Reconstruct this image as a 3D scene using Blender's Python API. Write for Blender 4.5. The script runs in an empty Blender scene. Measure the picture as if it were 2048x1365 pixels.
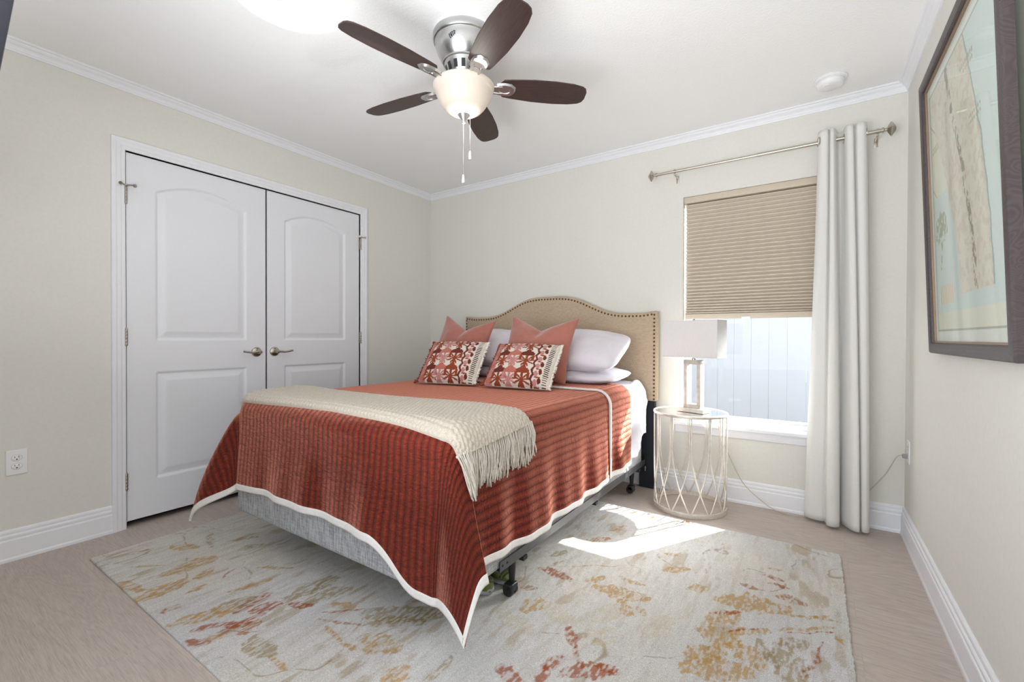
import bpy, bmesh, math
import numpy as np
from mathutils import Vector, Matrix

# ------------------------------------------------------------------ camera
S = bpy.context.scene
COL = S.collection
W, H = 3.478, 2.40                    # room width, ceiling height
cam_data = bpy.data.cameras.new('camera')
cam = bpy.data.objects.new('camera', cam_data)
COL.objects.link(cam)
R_ = Vector((0.82928006, 0.55882304, 0.00337593))
U_ = Vector((-0.00731223, 0.00481026, 0.9999617))
F_ = Vector((-0.55878539, 0.82927298, -0.00807529))
mw = Matrix.Identity(4)
for i in range(3):
    mw[i][0], mw[i][1], mw[i][2] = R_[i], U_[i], -F_[i]
mw[0][3], mw[1][3], mw[2][3] = 3.068821, -3.145506, 1.039335
cam.matrix_world = mw
cam_data.sensor_width = 36.0
cam_data.sensor_fit = 'HORIZONTAL'
cam_data.lens = 894.376 * 36.0 / 2048.0
cam_data.clip_start = 0.01
S.camera = cam

# ------------------------------------------------------------------ light
world = bpy.data.worlds.new('daylight')
S.world = world
world.use_nodes = True
wn = world.node_tree.nodes
wn['Background'].inputs[0].default_value = (0.82, 0.91, 1.0, 1)
wn['Background'].inputs[1].default_value = 2.5

def lamp(name, kind, loc, direction, energy, color=(1, 1, 1), **kw):
    d = bpy.data.lights.new(name, kind)
    d.energy = energy
    d.color = color
    for k, v in kw.items():
        setattr(d, k, v)
    o = bpy.data.objects.new(name, d)
    COL.objects.link(o)
    o.location = loc
    if direction is not None:
        o.rotation_euler = Vector(direction).to_track_quat('-Z', 'Y').to_euler()
    return o

SUN_DIR = (-0.392, -0.666, -0.635)
lamp('sun', 'SUN', (6, 8, 8), SUN_DIR, 29.0, (1.0, 0.97, 0.94), angle=0.013)
# fill lamp added in an invented opening behind the camera, aimed up
lamp('opening_fill', 'AREA', (2.30, -3.66, 1.00), (0.12, 0.42, 1.15), 96.0, (0.97, 0.985, 1.0),
     shape='RECTANGLE', size=1.9, size_y=1.9)
# added unseen area lamp, boosts sky light coming down through the window
lamp('sky_fill_outside', 'AREA', (4.3, 1.9, 2.3), (-0.80, -0.95, -0.68), 340.0, (0.95, 0.97, 1.0),
     shape='RECTANGLE', size=2.4, size_y=1.6, spread=math.radians(95))

S.view_settings.view_transform = 'Standard'
S.view_settings.look = 'None'
S.view_settings.exposure = -0.40
S.view_settings.gamma = 1.0
S.view_settings.use_curve_mapping = False
S.cycles.max_bounces = 8
S.cycles.diffuse_bounces = 5
S.cycles.sample_clamp_indirect = 12.0
S.cycles.blur_glossy = 0.0
S.cycles.use_guiding = True           # finds the sun's reflection off the mirrored table top
S.cycles.use_surface_guiding = True
S.cycles.guiding_training_samples = 64
S.cycles.surface_guiding_probability = 0.6

# ------------------------------------------------------------------ helpers
def lin(r, g, b):
    def f(c):
        c /= 255.0
        return c / 12.92 if c <= 0.04045 else ((c + 0.055) / 1.055) ** 2.4
    return (f(r), f(g), f(b), 1.0)

class NT:
    def __init__(self, name):
        self.m = bpy.data.materials.new(name)
        self.m.use_nodes = True
        self.t = self.m.node_tree
        self.b = self.t.nodes['Principled BSDF']
    def n(self, kind, **kw):
        x = self.t.nodes.new(kind)
        for k, v in kw.items():
            if k.startswith('i_'):
                x.inputs[k[2:].replace('_', ' ')].default_value = v
            else:
                setattr(x, k, v)
        return x
    def l(self, a, b):
        self.t.links.new(a, b)
    def ramp(self, fac, stops):
        r = self.n('ShaderNodeValToRGB')
        el = r.color_ramp.elements
        while len(el) < len(stops):
            el.new(0.5)
        for e, (p, c) in zip(el, stops):
            e.position = p
            e.color = c
        self.l(fac, r.inputs[0])
        return r.outputs[0]
    def bump(self, height, strength=0.3, dist=0.01, prev=None):
        b = self.n('ShaderNodeBump')
        b.inputs['Strength'].default_value = strength
        b.inputs['Distance'].default_value = dist
        self.l(height, b.inputs['Height'])
        if prev is not None:
            self.l(prev, b.inputs['Normal'])
        self.l(b.outputs[0], self.b.inputs['Normal'])
        return b.outputs[0]
    def math(self, op, a, b=None, c=None):
        m = self.n('ShaderNodeMath', operation=op)
        for i, v in enumerate((a, b, c)):
            if v is None:
                continue
            if isinstance(v, (int, float)):
                m.inputs[i].default_value = v
            else:
                self.l(v, m.inputs[i])
        return m.outputs[0]
    def mix(self, fac, a, b):
        m = self.n('ShaderNodeMix', data_type='RGBA')
        for sock, v in ((m.inputs['Factor'], fac), (m.inputs[6], a), (m.inputs[7], b)):
            if isinstance(v, (int, float, tuple)):
                sock.default_value = v
            else:
                self.l(v, sock)
        return m.outputs[2]
    def coords(self, kind='Object', scale=(1, 1, 1), rot=(0, 0, 0)):
        tc = self.n('ShaderNodeTexCoord')
        mp = self.n('ShaderNodeMapping')
        mp.inputs['Scale'].default_value = scale
        mp.inputs['Rotation'].default_value = rot
        self.l(tc.outputs[kind], mp.inputs[0])
        return mp.outputs[0]
    def noise(self, co, scale, detail=3, rough=0.5, dist=0.0):
        x = self.n('ShaderNodeTexNoise')
        x.inputs['Scale'].default_value = scale
        x.inputs['Detail'].default_value = detail
        x.inputs['Roughness'].default_value = rough
        x.inputs['Distortion'].default_value = dist
        self.l(co, x.inputs['Vector'])
        return x.outputs['Fac']

def plain(name, col, rough=0.5, metal=0.0, spec=None, var=0.03, nscale=40.0, bump=0.0, bdist=0.002, sheen=0.0, co='Object', stretch=(1, 1, 1)):
    k = NT(name)
    c = k.coords(co, stretch)
    nz = k.noise(c, nscale, 3)
    lo = tuple(max(0, x * (1 - var)) for x in col[:3]) + (1,)
    hi = tuple(min(1, x * (1 + var)) for x in col[:3]) + (1,)
    k.l(k.ramp(nz, [(0.3, lo), (0.7, hi)]), k.b.inputs['Base Color'])
    k.b.inputs['Roughness'].default_value = rough
    k.b.inputs['Metallic'].default_value = metal
    if spec is not None:
        k.b.inputs['Specular IOR Level'].default_value = spec
    if sheen:
        k.b.inputs['Sheen Weight'].default_value = sheen
    if bump:
        k.bump(nz, bump, bdist)
    return k.m

def world_off(p):
    o = Vector((0, 0, 0))
    while p is not None:
        o += p.location
        p = p.parent
    return o

def tag(o, label=None, cat=None, group=None, kind=None):
    if label: o['label'] = label
    if cat: o['category'] = cat
    if group: o['group'] = group
    if kind: o['kind'] = kind
    return o

def thing(name, label, cat, loc, group=None):
    o = bpy.data.objects.new(name, None)
    COL.objects.link(o)
    o.location = loc
    o.empty_display_size = 0.05
    return tag(o, label, cat, group)

def link_mesh(name, me, m, parent=None, smooth=True):
    o = bpy.data.objects.new(name, me)
    COL.objects.link(o)
    for mm in (m if isinstance(m, (list, tuple)) else [m]):
        me.materials.append(mm)
    if parent is not None:
        o.parent = parent
    if smooth:
        me.polygons.foreach_set('use_smooth', np.ones(len(me.polygons), dtype=bool))
    return o

def raw(name, V, Fc, m, parent=None, smooth=True, uv=None, loc=None):
    """V in world coordinates; the object sits at its parent's place (or at loc)."""
    V = np.asarray(V, dtype=np.float64)
    off = world_off(parent) if parent is not None else Vector(loc or (0, 0, 0))
    V = V - np.array(off)
    me = bpy.data.meshes.new(name)
    Fc = np.asarray(Fc) if isinstance(Fc, np.ndarray) else Fc
    if isinstance(Fc, np.ndarray):
        nf, k = Fc.shape
        me.vertices.add(len(V))
        me.vertices.foreach_set('co', V.astype(np.float32).ravel())
        me.loops.add(nf * k)
        me.loops.foreach_set('vertex_index', Fc.astype(np.int32).ravel())
        me.polygons.add(nf)
        me.polygons.foreach_set('loop_start', (np.arange(nf) * k).astype(np.int32))
        me.update(calc_edges=True)
    else:
        me.from_pydata([tuple(v) for v in V], [], Fc)
    me.validate()
    if uv is not None:
        uvl = me.uv_layers.new(name='UVMap')
        li = np.empty(len(me.loops), dtype=np.int32)
        me.loops.foreach_get('vertex_index', li)
        uvl.data.foreach_set('uv', np.asarray(uv, dtype=np.float32)[li].ravel())
    o = link_mesh(name, me, m, parent, smooth)
    if parent is None and loc is not None:
        o.location = loc
    return o

def grid_faces(nu, nv, wrap_u=False):
    """vertex index = i*nv + j"""
    iu = np.arange(nu if wrap_u else nu - 1)
    jv = np.arange(nv - 1)
    I, J = np.meshgrid(iu, jv, indexing='ij')
    I2 = (I + 1) % nu
    return np.stack([I * nv + J, I2 * nv + J, I2 * nv + J + 1, I * nv + J + 1], -1).reshape(-1, 4)

class MB:
    """collects shapes in world coordinates into one mesh"""
    def __init__(self):
        self.V, self.F = [], []
    def add(self, V, Fc):
        o = len(self.V)
        self.V += [tuple(v) for v in V]
        self.F += [tuple(int(i) + o for i in f) for f in Fc]
        return self
    def box(self, lo, hi, bev=0.0, seg=2, rot=None, piv=None):
        bm = bmesh.new()
        bmesh.ops.create_cube(bm, size=1)
        c = [(a + b) / 2 for a, b in zip(lo, hi)]
        s = [abs(b - a) for a, b in zip(lo, hi)]
        for v in bm.verts:
            v.co = Vector((v.co.x * s[0] + c[0], v.co.y * s[1] + c[1], v.co.z * s[2] + c[2]))
        if bev:
            bmesh.ops.bevel(bm, geom=list(bm.edges), offset=bev, segments=seg, profile=0.6, affect='EDGES')
        if rot is not None:
            p = Vector(piv if piv is not None else c)
            for v in bm.verts:
                v.co = rot @ (v.co - p) + p
        self.bm(bm)
        return self
    def bm(self, bm):
        bm.verts.index_update()
        self.add([v.co[:] for v in bm.verts], [[v.index for v in f.verts] for f in bm.faces])
        bm.free()
        return self
    def lathe(self, prof, c=(0, 0, 0), n=48, axis=(0, 0, 1), xs=(1, 1)):
        prof = np.array(prof, float)
        q = Vector((0, 0, 1)).rotation_difference(Vector(axis).normalized())
        V = []
        for k in range(n):
            a = 2 * math.pi * k / n
            for r, z in prof:
                V.append(q @ Vector((r * math.cos(a) * xs[0], r * math.sin(a) * xs[1], z)) + Vector(c))
        self.add(V, grid_faces(n, len(prof), True))
        return self
    def tube(self, pts, r, n=8, caps=True, closed=False):
        P = [Vector(p) for p in pts]
        m = len(P)
        rs = r if isinstance(r, (list, tuple, np.ndarray)) else [r] * m
        up = None
        rings = []
        for i in range(m):
            if closed:
                t = (P[(i + 1) % m] - P[i - 1])
            else:
                t = P[min(i + 1, m - 1)] - P[max(i - 1, 0)]
            if t.length < 1e-9: t = Vector((0, 0, 1))
            t.normalize()
            if up is None:
                up = t.orthogonal().normalized()
            up = (up - t * up.dot(t))
            if up.length < 1e-6: up = t.orthogonal()
            up.normalize()
            b = t.cross(up)
            rings.append([P[i] + (up * math.cos(2 * math.pi * k / n) + b * math.sin(2 * math.pi * k / n)) * rs[i] for k in range(n)])
        V = [v for ring in rings for v in ring]
        F = []
        last = m if closed else m - 1
        for i in range(last):
            for k in range(n):
                a, b_ = i * n + k, i * n + (k + 1) % n
                c_, d = ((i + 1) % m) * n + (k + 1) % n, ((i + 1) % m) * n + k
                F.append((a, b_, c_, d))
        if caps and not closed:
            F.append(tuple(range(n - 1, -1, -1)))
            F.append(tuple((m - 1) * n + k for k in range(n)))
        self.add(V, F)
        return self
    def build(self, name, m, parent=None, smooth=False, loc=None, auto=None, bevel=None):
        V = np.array(self.V, float)
        o = raw(name, V, self.F, m, parent, smooth, None, loc)
        if auto is not None:
            o.data.polygons.foreach_set('use_smooth', np.ones(len(o.data.polygons), dtype=bool))
            sharp_by_angle(o.data, auto)
        if bevel:
            md = o.modifiers.new('bevel', 'BEVEL')
            md.width = bevel
            md.segments = 2
            md.limit_method = 'ANGLE'
            md.angle_limit = math.radians(50)
        return o

def sharp_by_angle(me, deg):
    bm = bmesh.new()
    bm.from_mesh(me)
    lim = math.radians(deg)
    for e in bm.edges:
        if len(e.link_faces) == 2:
            e.smooth = e.calc_face_angle(0) < lim
    bm.to_mesh(me)
    bm.free()

def spline(pts, n):
    """Catmull-Rom through pts"""
    P = np.array(pts, float)
    Q = np.vstack([2 * P[0] - P[1], P, 2 * P[-1] - P[-2]])
    out = []
    segs = len(P) - 1
    for k in range(n):
        t = k / (n - 1) * segs
        i = min(int(t), segs - 1)
        f = t - i
        a, b, c, d = Q[i], Q[i + 1], Q[i + 2], Q[i + 3]
        out.append(0.5 * (2 * b + (c - a) * f + (2 * a - 5 * b + 4 * c - d) * f * f + (3 * b - a - 3 * c + d) * f ** 3))
    return np.array(out)

def smooth01(x):
    x = np.clip(x, 0, 1)
    return x * x * (3 - 2 * x)

RNG = np.random.default_rng(7)

def vnoise(x, y, seed=0):
    """value noise on arrays"""
    xi, yi = np.floor(x).astype(np.int64), np.floor(y).astype(np.int64)
    fx, fy = x - xi, y - yi
    fx, fy = fx * fx * (3 - 2 * fx), fy * fy * (3 - 2 * fy)
    def h(a, b):
        n = (a * 374761393 + b * 668265263 + seed * 974634777) & 0xffffffff
        n = ((n ^ (n >> 13)) * 1274126177) & 0xffffffff
        return ((n ^ (n >> 16)) & 0xffff) / 65535.0
    return (h(xi, yi) * (1 - fx) + h(xi + 1, yi) * fx) * (1 - fy) + (h(xi, yi + 1) * (1 - fx) + h(xi + 1, yi + 1) * fx) * fy

def fbm(x, y, seed=0, octs=4):
    s, a, t = 0, 0.5, 0
    for k in range(octs):
        s = s + a * vnoise(x * 2 ** k, y * 2 ** k, seed + k)
        t += a
        a *= 0.5
    return s / t

def colour_attr(o, rgb, name='Col'):
    """per-vertex colour (linear rgb)"""
    at = o.data.attributes.new(name, 'FLOAT_COLOR', 'POINT')
    c = np.ones((len(rgb), 4), dtype=np.float32)
    c[:, :3] = rgb
    at.data.foreach_set('color', c.ravel())

# ------------------------------------------------------------------ materials
def m_wall():
    k = NT('cream_wall_paint')
    co = k.coords()
    nz = k.noise(co, 60, 4, 0.6)
    k.l(k.ramp(nz, [(0.3, lin(222, 220, 213)), (0.7, lin(226, 224, 217))]), k.b.inputs['Base Color'])
    k.b.inputs['Roughness'].default_value = 0.6
    k.b.inputs['Specular IOR Level'].default_value = 0.25
    k.bump(nz, 0.12, 0.004)
    return k.m
def m_ceiling():
    k = NT('textured_ceiling_paint')
    co = k.coords()
    nz = k.noise(co, 95, 3, 0.55)
    k.b.inputs['Base Color'].default_value = lin(246, 246, 246)
    k.b.inputs['Roughness'].default_value = 0.85
    k.b.inputs['Specular IOR Level'].default_value = 0.1
    k.bump(k.ramp(nz, [(0.42, (0, 0, 0, 1)), (0.62, (1, 1, 1, 1))]), 0.16, 0.004)
    return k.m
def m_floor():
    k = NT('greige_vinyl_plank')
    co = k.coords()
    br = k.n('ShaderNodeTexBrick')
    br.offset = 0.37
    br.inputs['Scale'].default_value = 1.0
    br.inputs['Brick Width'].default_value = 1.22
    br.inputs['Row Height'].default_value = 0.182
    br.inputs['Mortar Size'].default_value = 0.0012
    br.inputs['Mortar Smooth'].default_value = 0.3
    br.inputs['Color1'].default_value = (0.25, 0.25, 0.25, 1)
    br.inputs['Color2'].default_value = (0.75, 0.75, 0.75, 1)
    br.inputs['Mortar'].default_value = (0.5, 0.5, 0.5, 1)
    k.l(co, br.inputs['Vector'])
    add = k.n('ShaderNodeVectorMath', operation='MULTIPLY_ADD')
    k.l(br.outputs['Color'], add.inputs[0])
    add.inputs[1].default_value = (7, 3, 5)
    k.l(co, add.inputs[2])
    mp = k.n('ShaderNodeMapping')
    mp.inputs['Scale'].default_value = (1.0, 6.0, 1)
    k.l(add.outputs[0], mp.inputs[0])
    w = k.n('ShaderNodeTexNoise')
    w.inputs['Scale'].default_value = 1.6
    w.inputs['Detail'].default_value = 2
    w.inputs['Distortion'].default_value = 0.7
    k.l(mp.outputs[0], w.inputs['Vector'])
    rings = k.math('SINE', k.math('MULTIPLY', w.outputs['Fac'], 75.0))
    fine_m = k.n('ShaderNodeMapping')
    fine_m.inputs['Scale'].default_value = (3.0, 60.0, 1)
    k.l(add.outputs[0], fine_m.inputs[0])
    fine = k.noise(fine_m.outputs[0], 5, 4, 0.65)
    g = k.math('ADD', k.math('MULTIPLY', rings, 0.055), fine)
    base = k.ramp(g, [(0.25, lin(166, 153, 145)), (0.5, lin(188, 176, 167)), (0.75, lin(203, 192, 183))])
    big = k.noise(mp.outputs[0], 2.2, 2)
    base = k.mix(k.math('MULTIPLY', big, 0.45), base, lin(170, 154, 146))
    base = k.mix(k.math('MULTIPLY', br.outputs['Fac'], 0.14), base, lin(120, 108, 100))
    k.l(base, k.b.inputs['Base Color'])
    k.b.inputs['Roughness'].default_value = 0.48
    k.b.inputs['Specular IOR Level'].default_value = 0.35
    k.bump(g, 0.08, 0.002)
    return k.m
WALL, CEIL, FLOOR = m_wall(), m_ceiling(), m_floor()
TRIM = plain('white_semigloss_trim', lin(235, 236, 240), 0.35, var=0.01)
DOORW = plain('white_door_paint', lin(231, 232, 237), 0.4, var=0.01, nscale=120, bump=0.03)
CLOSETSHADE = plain('closet_shade', lin(60, 58, 56), 0.9)  # closet darkness put into the colour
NICKEL = plain('satin_nickel', lin(190, 182, 172), 0.28, 1.0, var=0.04, nscale=200, stretch=(1, 1, 20))
BRNICKEL = plain('brushed_nickel', lin(196, 196, 196), 0.3, 1.0, var=0.06, nscale=60, stretch=(1, 1, 30))
BRONZE_HINGE = plain('aged_nickel_hinge', lin(172, 166, 156), 0.35, 1.0)
BLACKP = plain('black_plastic', lin(28, 28, 30), 0.45)

# ------------------------------------------------------------------ room shell
YF = -3.45                            # wall behind the camera
def struct(o, label=None):
    o['kind'] = 'structure'
    if label: o['label'] = label
    return o

# window opening in the back wall, door opening in the left wall, opening added behind the camera for the fill lamp
WX0, WX1, WZ0, WZ1 = 2.337, 3.115, 0.478, 1.985
DY0, DY1, DZ = -2.3125, -0.8115, 2.0365
T = 0.14
struct(MB().box((-0.2, YF - 0.2, -0.08), (W + 0.2, 0.2, 0)).build('floor', FLOOR), 'greige wood-look plank floor')
struct(MB().box((-0.2, YF - 0.2, H), (W + 0.2, 0.2, H + 0.1)).build('ceiling', CEIL), 'white textured ceiling')
struct(MB().box((-T, 0, 0), (WX0, T, H)).box((WX1, 0, 0), (W + T, T, H)).box((WX0, 0, 0), (WX1, T, WZ0))
       .box((WX0, 0, WZ1), (WX1, T, H)).build('wall_back', WALL), 'cream wall behind the headboard')
struct(MB().box((-T, YF, 0), (0, DY0, H)).box((-T, DY1, 0), (0, 0, H)).box((-T, DY0, DZ), (0, DY1, H))
       .build('wall_left', WALL), 'cream wall with the double doors')
struct(MB().box((W, YF, 0), (W + T, 0, H)).build('wall_right', WALL), 'cream wall with the framed map')
struct(MB().box((0, YF - T, 0), (1.55, YF, H)).box((1.55, YF - T, 2.25), (3.15, YF, H)).box((3.15, YF - T, 0), (W, YF, H))
       .build('wall_front', WALL), 'cream wall behind the camera')
struct(MB().box((-T - 0.03, DY0 - 0.05, 0), (-T, DY1 + 0.05, DZ + 0.1)).build('wall_closet_shade', CLOSETSHADE), 'dark panel painted as the unlit closet')  # dark-coloured sheet gives the shade seen in the door gaps

def extrude_profile(mb, prof, p0, p1, out, up=(0, 0, 1), m0=0.0, m1=0.0):
    """prof: (outward, up) pairs run straight from p0 to p1; m0/m1 shift the ends with the outward distance (mitres)"""
    p0, p1, out, up = Vector(p0), Vector(p1), Vector(out), Vector(up)
    d = (p1 - p0).normalized()
    n = len(prof)
    V = [p0 + out * a + up * b + d * (m0 * a) for a, b in prof] + [p1 + out * a + up * b - d * (m1 * a) for a, b in prof]
    F = [(i, (i + 1) % n, n + (i + 1) % n, n + i) for i in range(n)]
    F += [tuple(range(n - 1, -1, -1)), tuple(range(n, 2 * n))]
    mb.add(V, F)
    return mb

BASE = [(0, 0), (0.019, 0), (0.019, 0.012), (0.016, 0.020), (0.016, 0.094), (0.0145, 0.098), (0.012, 0.100), (0.012, 0.104),
        (0.0135, 0.108), (0.0135, 0.116), (0.010, 0.121), (0.0085, 0.122), (0.0085, 0.127), (0.0095, 0.131), (0.0085, 0.138), (0.004, 0.144), (0, 0.144)]
CROWN = [(0, -0.050), (0.006, -0.050), (0.008, -0.044), (0.011, -0.040), (0.013, -0.033), (0.018, -0.026), (0.025, -0.021),
         (0.031, -0.014), (0.033, -0.010), (0.040, -0.009), (0.043, -0.006), (0.044, 0), (0, 0)]
struct(extrude_profile(MB(), BASE, (0, YF, 0), (0, -2.3705, 0), (1, 0, 0)).build('baseboard_left', TRIM), 'white baseboard left of the doors')
struct(extrude_profile(MB(), BASE, (0, -0.7525, 0), (0, 0, 0), (1, 0, 0), m1=1).build('baseboard_corner', TRIM), 'white baseboard right of the doors')
struct(extrude_profile(MB(), BASE, (0, 0, 0), (W, 0, 0), (0, -1, 0), m0=1, m1=1).build('baseboard_back', TRIM), 'white baseboard under the window')
struct(extrude_profile(MB(), BASE, (W, 0, 0), (W, YF, 0), (-1, 0, 0), m0=1).build('baseboard_right', TRIM), 'white baseboard along the right wall')
struct(extrude_profile(MB(), CROWN, (0, YF, H), (0, 0, H), (1, 0, 0), m1=1).build('trim_1', TRIM), 'white crown moulding of the left wall')
struct(extrude_profile(MB(), CROWN, (0, 0, H), (W, 0, H), (0, -1, 0), m0=1, m1=1).build('trim_2', TRIM), 'white crown moulding of the back wall')
struct(extrude_profile(MB(), CROWN, (W, 0, H), (W, YF, H), (-1, 0, 0), m0=1).build('trim_3', TRIM), 'white crown moulding of the right wall')

# door casing: a profile mitred round three sides (distance from the opening, thickness)
CASE = [(0, 0), (0, 0.008), (0.006, 0.011), (0.016, 0.011), (0.022, 0.014), (0.036, 0.015), (0.044, 0.0185), (0.058, 0.0185), (0.060, 0.016), (0.060, 0)]
V = []
for (y, z, sy, sz) in ((DY0, 0, -1, 0), (DY0, DZ, -1, 1), (DY1, DZ, 1, 1), (DY1, 0, 1, 0)):
    V += [(h, y + sy * d, z + sz * d) for d, h in CASE]
n = len(CASE)
F = [(s * n + i, s * n + (i + 1) % n, (s + 1) * n + (i + 1) % n, (s + 1) * n + i) for s in range(3) for i in range(n)]
struct(MB().add(V, F).build('trim_4', TRIM), 'white door casing')
# jamb lining
struct(MB().box((-T, DY0 - 0.012, 0), (0.002, DY0, DZ)).box((-T, DY1, 0), (0.002, DY1 + 0.012, DZ)).box((-T, DY0, DZ), (0.002, DY1, DZ + 0.012))
       .build('trim_6', TRIM), 'white door jamb')

# moulded door leaves
def door_leaf(name, y0, y1, hinge_at, label):
    z0, z1 = 0.03, 2.0345
    ny, nz = int((y1 - y0) / 0.005) + 1, 400
    y = np.linspace(y0, y1, ny)
    z = np.linspace(z0, z1, nz)
    Y, Z = np.meshgrid(y, z, indexing='ij')
    pa, pb = y0 + 0.134, y1 - 0.126
    if hinge_at > 0: pa, pb = y0 + 0.126, y1 - 0.134
    mid, half = (pa + pb) / 2, (pb - pa) / 2
    rise, zc = 0.072, 1.850
    Rr = (half ** 2 + rise ** 2) / (2 * rise)
    top = zc - (Rr - rise) + np.sqrt(np.maximum(Rr ** 2 - (Y - mid) ** 2, 0.01))
    def relief(s):
        k = [-1, 0, 0.004, 0.010, 0.016, 0.030, 0.044, 0.050, 2]
        h = [0, 0, -0.0035, -0.0095, -0.0095, -0.0065, -0.0025, -0.0005, -0.0005]
        return np.interp(s, k, h)
    s1 = np.minimum.reduce([Y - pa, pb - Y, Z - 1.016, (top - Z) * 0.95])
    s2 = np.minimum.reduce([Y - pa, pb - Y, Z - 0.238, 0.838 - Z])
    X = -0.006 + relief(s1) + relief(s2)
    V = np.stack([X, Y, Z], -1).reshape(-1, 3)
    Fc = grid_faces(ny, nz)
    root = raw(name, V, Fc, DOORW, None, True, None, (0, hinge_at < 0 and y0 or y1, 0))
    struct(root, label)
    MB().box((-0.041, y0, z0), (-0.0175, y1, z1)).build('door_core', DOORW, root)
    e = MB()
    e.box((-0.03, y0, z0), (-0.006, y0 + 0.004, z1)).box((-0.03, y1 - 0.004, z0), (-0.006, y1, z1)).box((-0.03, y0, z0), (-0.006, y1, z0 + 0.004)).box((-0.03, y0, z1 - 0.004), (-0.006, y1, z1))
    e.build('door_edge', DOORW, root)
    hy = y0 - 0.001 if hinge_at < 0 else y1 + 0.001
    for hz in (0.252, 1.033, 1.795):
        h = MB()
        for q in range(5):
            h.lathe([(0, 0), (0.0062, 0), (0.0068, 0.001), (0.0068, 0.0165), (0.0062, 0.0175), (0, 0.0175)], (0.008, hy, hz - 0.045 + q * 0.018), 14)
        h.lathe([(0, 0), (0.005, 0), (0.004, 0.005), (0, 0.007)], (0.008, hy, hz + 0.045), 12)
        h.box((0.0, hy - 0.006, hz - 0.044), (0.004, hy + 0.006, hz + 0.044))
        hinge = h.build('hinge', BRONZE_HINGE, root, auto=40)
        if hz > 1.5:
            st = MB()
            d = 1 if hinge_at < 0 else -1
            st.lathe([(0, 0), (0.012, 0), (0.012, 0.006), (0, 0.006)], (0.008, hy, hz + 0.051), 16)
            st.tube([(0.008, hy, hz + 0.054), (0.030, hy + d * 0.022, hz + 0.054), (0.040, hy + d * 0.030, hz + 0.052)], 0.004, 8)
            st.tube([(0.008, hy, hz + 0.054), (0.030, hy - d * 0.026, hz + 0.054)], 0.004, 8)
            st.lathe([(0, 0), (0.009, 0), (0.009, 0.008), (0, 0.008)], (0.036, hy + d * 0.028, hz + 0.052), 12, (1, d * 0.9, 0))
            st.lathe([(0, 0), (0.008, 0), (0.008, 0.008), (0, 0.008)], (0.028, hy - d * 0.024, hz + 0.054), 12, (1, -d * 0.9, 0))
            st.build('door_stop', BRONZE_HINGE, hinge, auto=40)
    # lever handle
    ky = y1 - 0.063 if hinge_at < 0 else y0 + 0.055
    d = -1 if hinge_at < 0 else 1
    kz = 0.937
    hd = MB()
    hd.lathe([(0, 0.012), (0.010, 0.012), (0.014, 0.010), (0.026, 0.008), (0.031, 0.005), (0.033, 0.0), (0.033, -0.002)], (-0.006, ky, kz), 32, (1, 0, 0))
    hd.lathe([(0.0125, 0.008), (0.011, 0.03), (0.012, 0.05), (0.011, 0.056), (0, 0.057)], (-0.006, ky, kz), 24, (1, 0, 0))
    pts = spline([(0.040, ky, kz), (0.044, ky + d * 0.02, kz + 0.001), (0.043, ky + d * 0.05, kz - 0.002), (0.042, ky + d * 0.085, kz + 0.003), (0.040, ky + d * 0.103, kz + 0.007)], 16)
    hd.tube(pts, list(np.interp(np.linspace(0, 1, 16), [0, 0.2, 0.8, 0.9, 1], [0.010, 0.0075, 0.006, 0.0075, 0.007])), 12)
    hd.build('door_handle', NICKEL, root, auto=40)
    MB().lathe([(0, 0.0135), (0.0028, 0.0135), (0.0028, 0.009)], (-0.006, ky + d * -0.002, kz + 0.021), 10, (1, 0, 0)).build('screw', BLACKP, root)
    MB().box((-0.03, (y1 - 0.17 if hinge_at < 0 else y0 + 0.13), z1), (-0.008, (y1 - 0.13 if hinge_at < 0 else y0 + 0.17), z1 + 0.003)).build('ball_catch', BRONZE_HINGE, root)
    return root
door_leaf('door_1', DY0 + 0.002, -1.5638, -1, 'left white two-panel closet door with arched upper panel')
door_leaf('door_2', -1.5622, DY1 - 0.002, 1, 'right white two-panel closet door with arched upper panel')

# window: vinyl frame, sash, pane
VINYL = plain('white_vinyl', lin(240, 241, 244), 0.4, var=0.01)
def m_glass(name='window_glass', amount=1.0):
    k = NT(name)
    out = k.t.nodes['Material Output']
    tr, gl, lw, mx = k.n('ShaderNodeBsdfTransparent'), k.n('ShaderNodeBsdfGlossy'), k.n('ShaderNodeLayerWeight'), k.n('ShaderNodeMixShader')
    lw.inputs['Blend'].default_value = 0.5
    refl = k.math('ADD', 0.02 * amount, k.math('MULTIPLY', k.math('POWER', lw.outputs['Facing'], 5.0), 0.45 * amount))
    tr.inputs[0].default_value = (0.97, 0.985, 0.98, 1)
    gl.inputs['Roughness'].default_value = 0.02
    k.l(refl, mx.inputs[0]); k.l(tr.outputs[0], mx.inputs[1]); k.l(gl.outputs[0], mx.inputs[2])
    k.l(mx.outputs[0], out.inputs[0])
    return k.m
GLASS = m_glass('window_glass', 0.25)
win = struct(thing('window_1', 'white window beside the bed', None, ((WX0 + WX1) / 2, 0.1, WZ0)))
f = MB()
a, b = 0.085, 0.135
f.box((WX0, a, WZ0), (WX0 + 0.018, b, WZ1), 0.004).box((WX1 - 0.035, a, WZ0), (WX1, b, WZ1), 0.004)
f.box((WX0, a, WZ0), (WX1, b, WZ0 + 0.03), 0.004).box((WX0, a, WZ1 - 0.035), (WX1, b, WZ1), 0.004)
f.box((WX0, a - 0.012, WZ0), (WX1, a, WZ0 + 0.012), 0.002)
f.build('window_frame', VINYL, win)
s = MB()
s.box((WX0 + 0.018, 0.095, WZ0 + 0.03), (WX0 + 0.034, 0.118, 1.25), 0.003).box((WX1 - 0.055, 0.095, WZ0 + 0.03), (WX1 - 0.035, 0.118, 1.25), 0.003)
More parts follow.
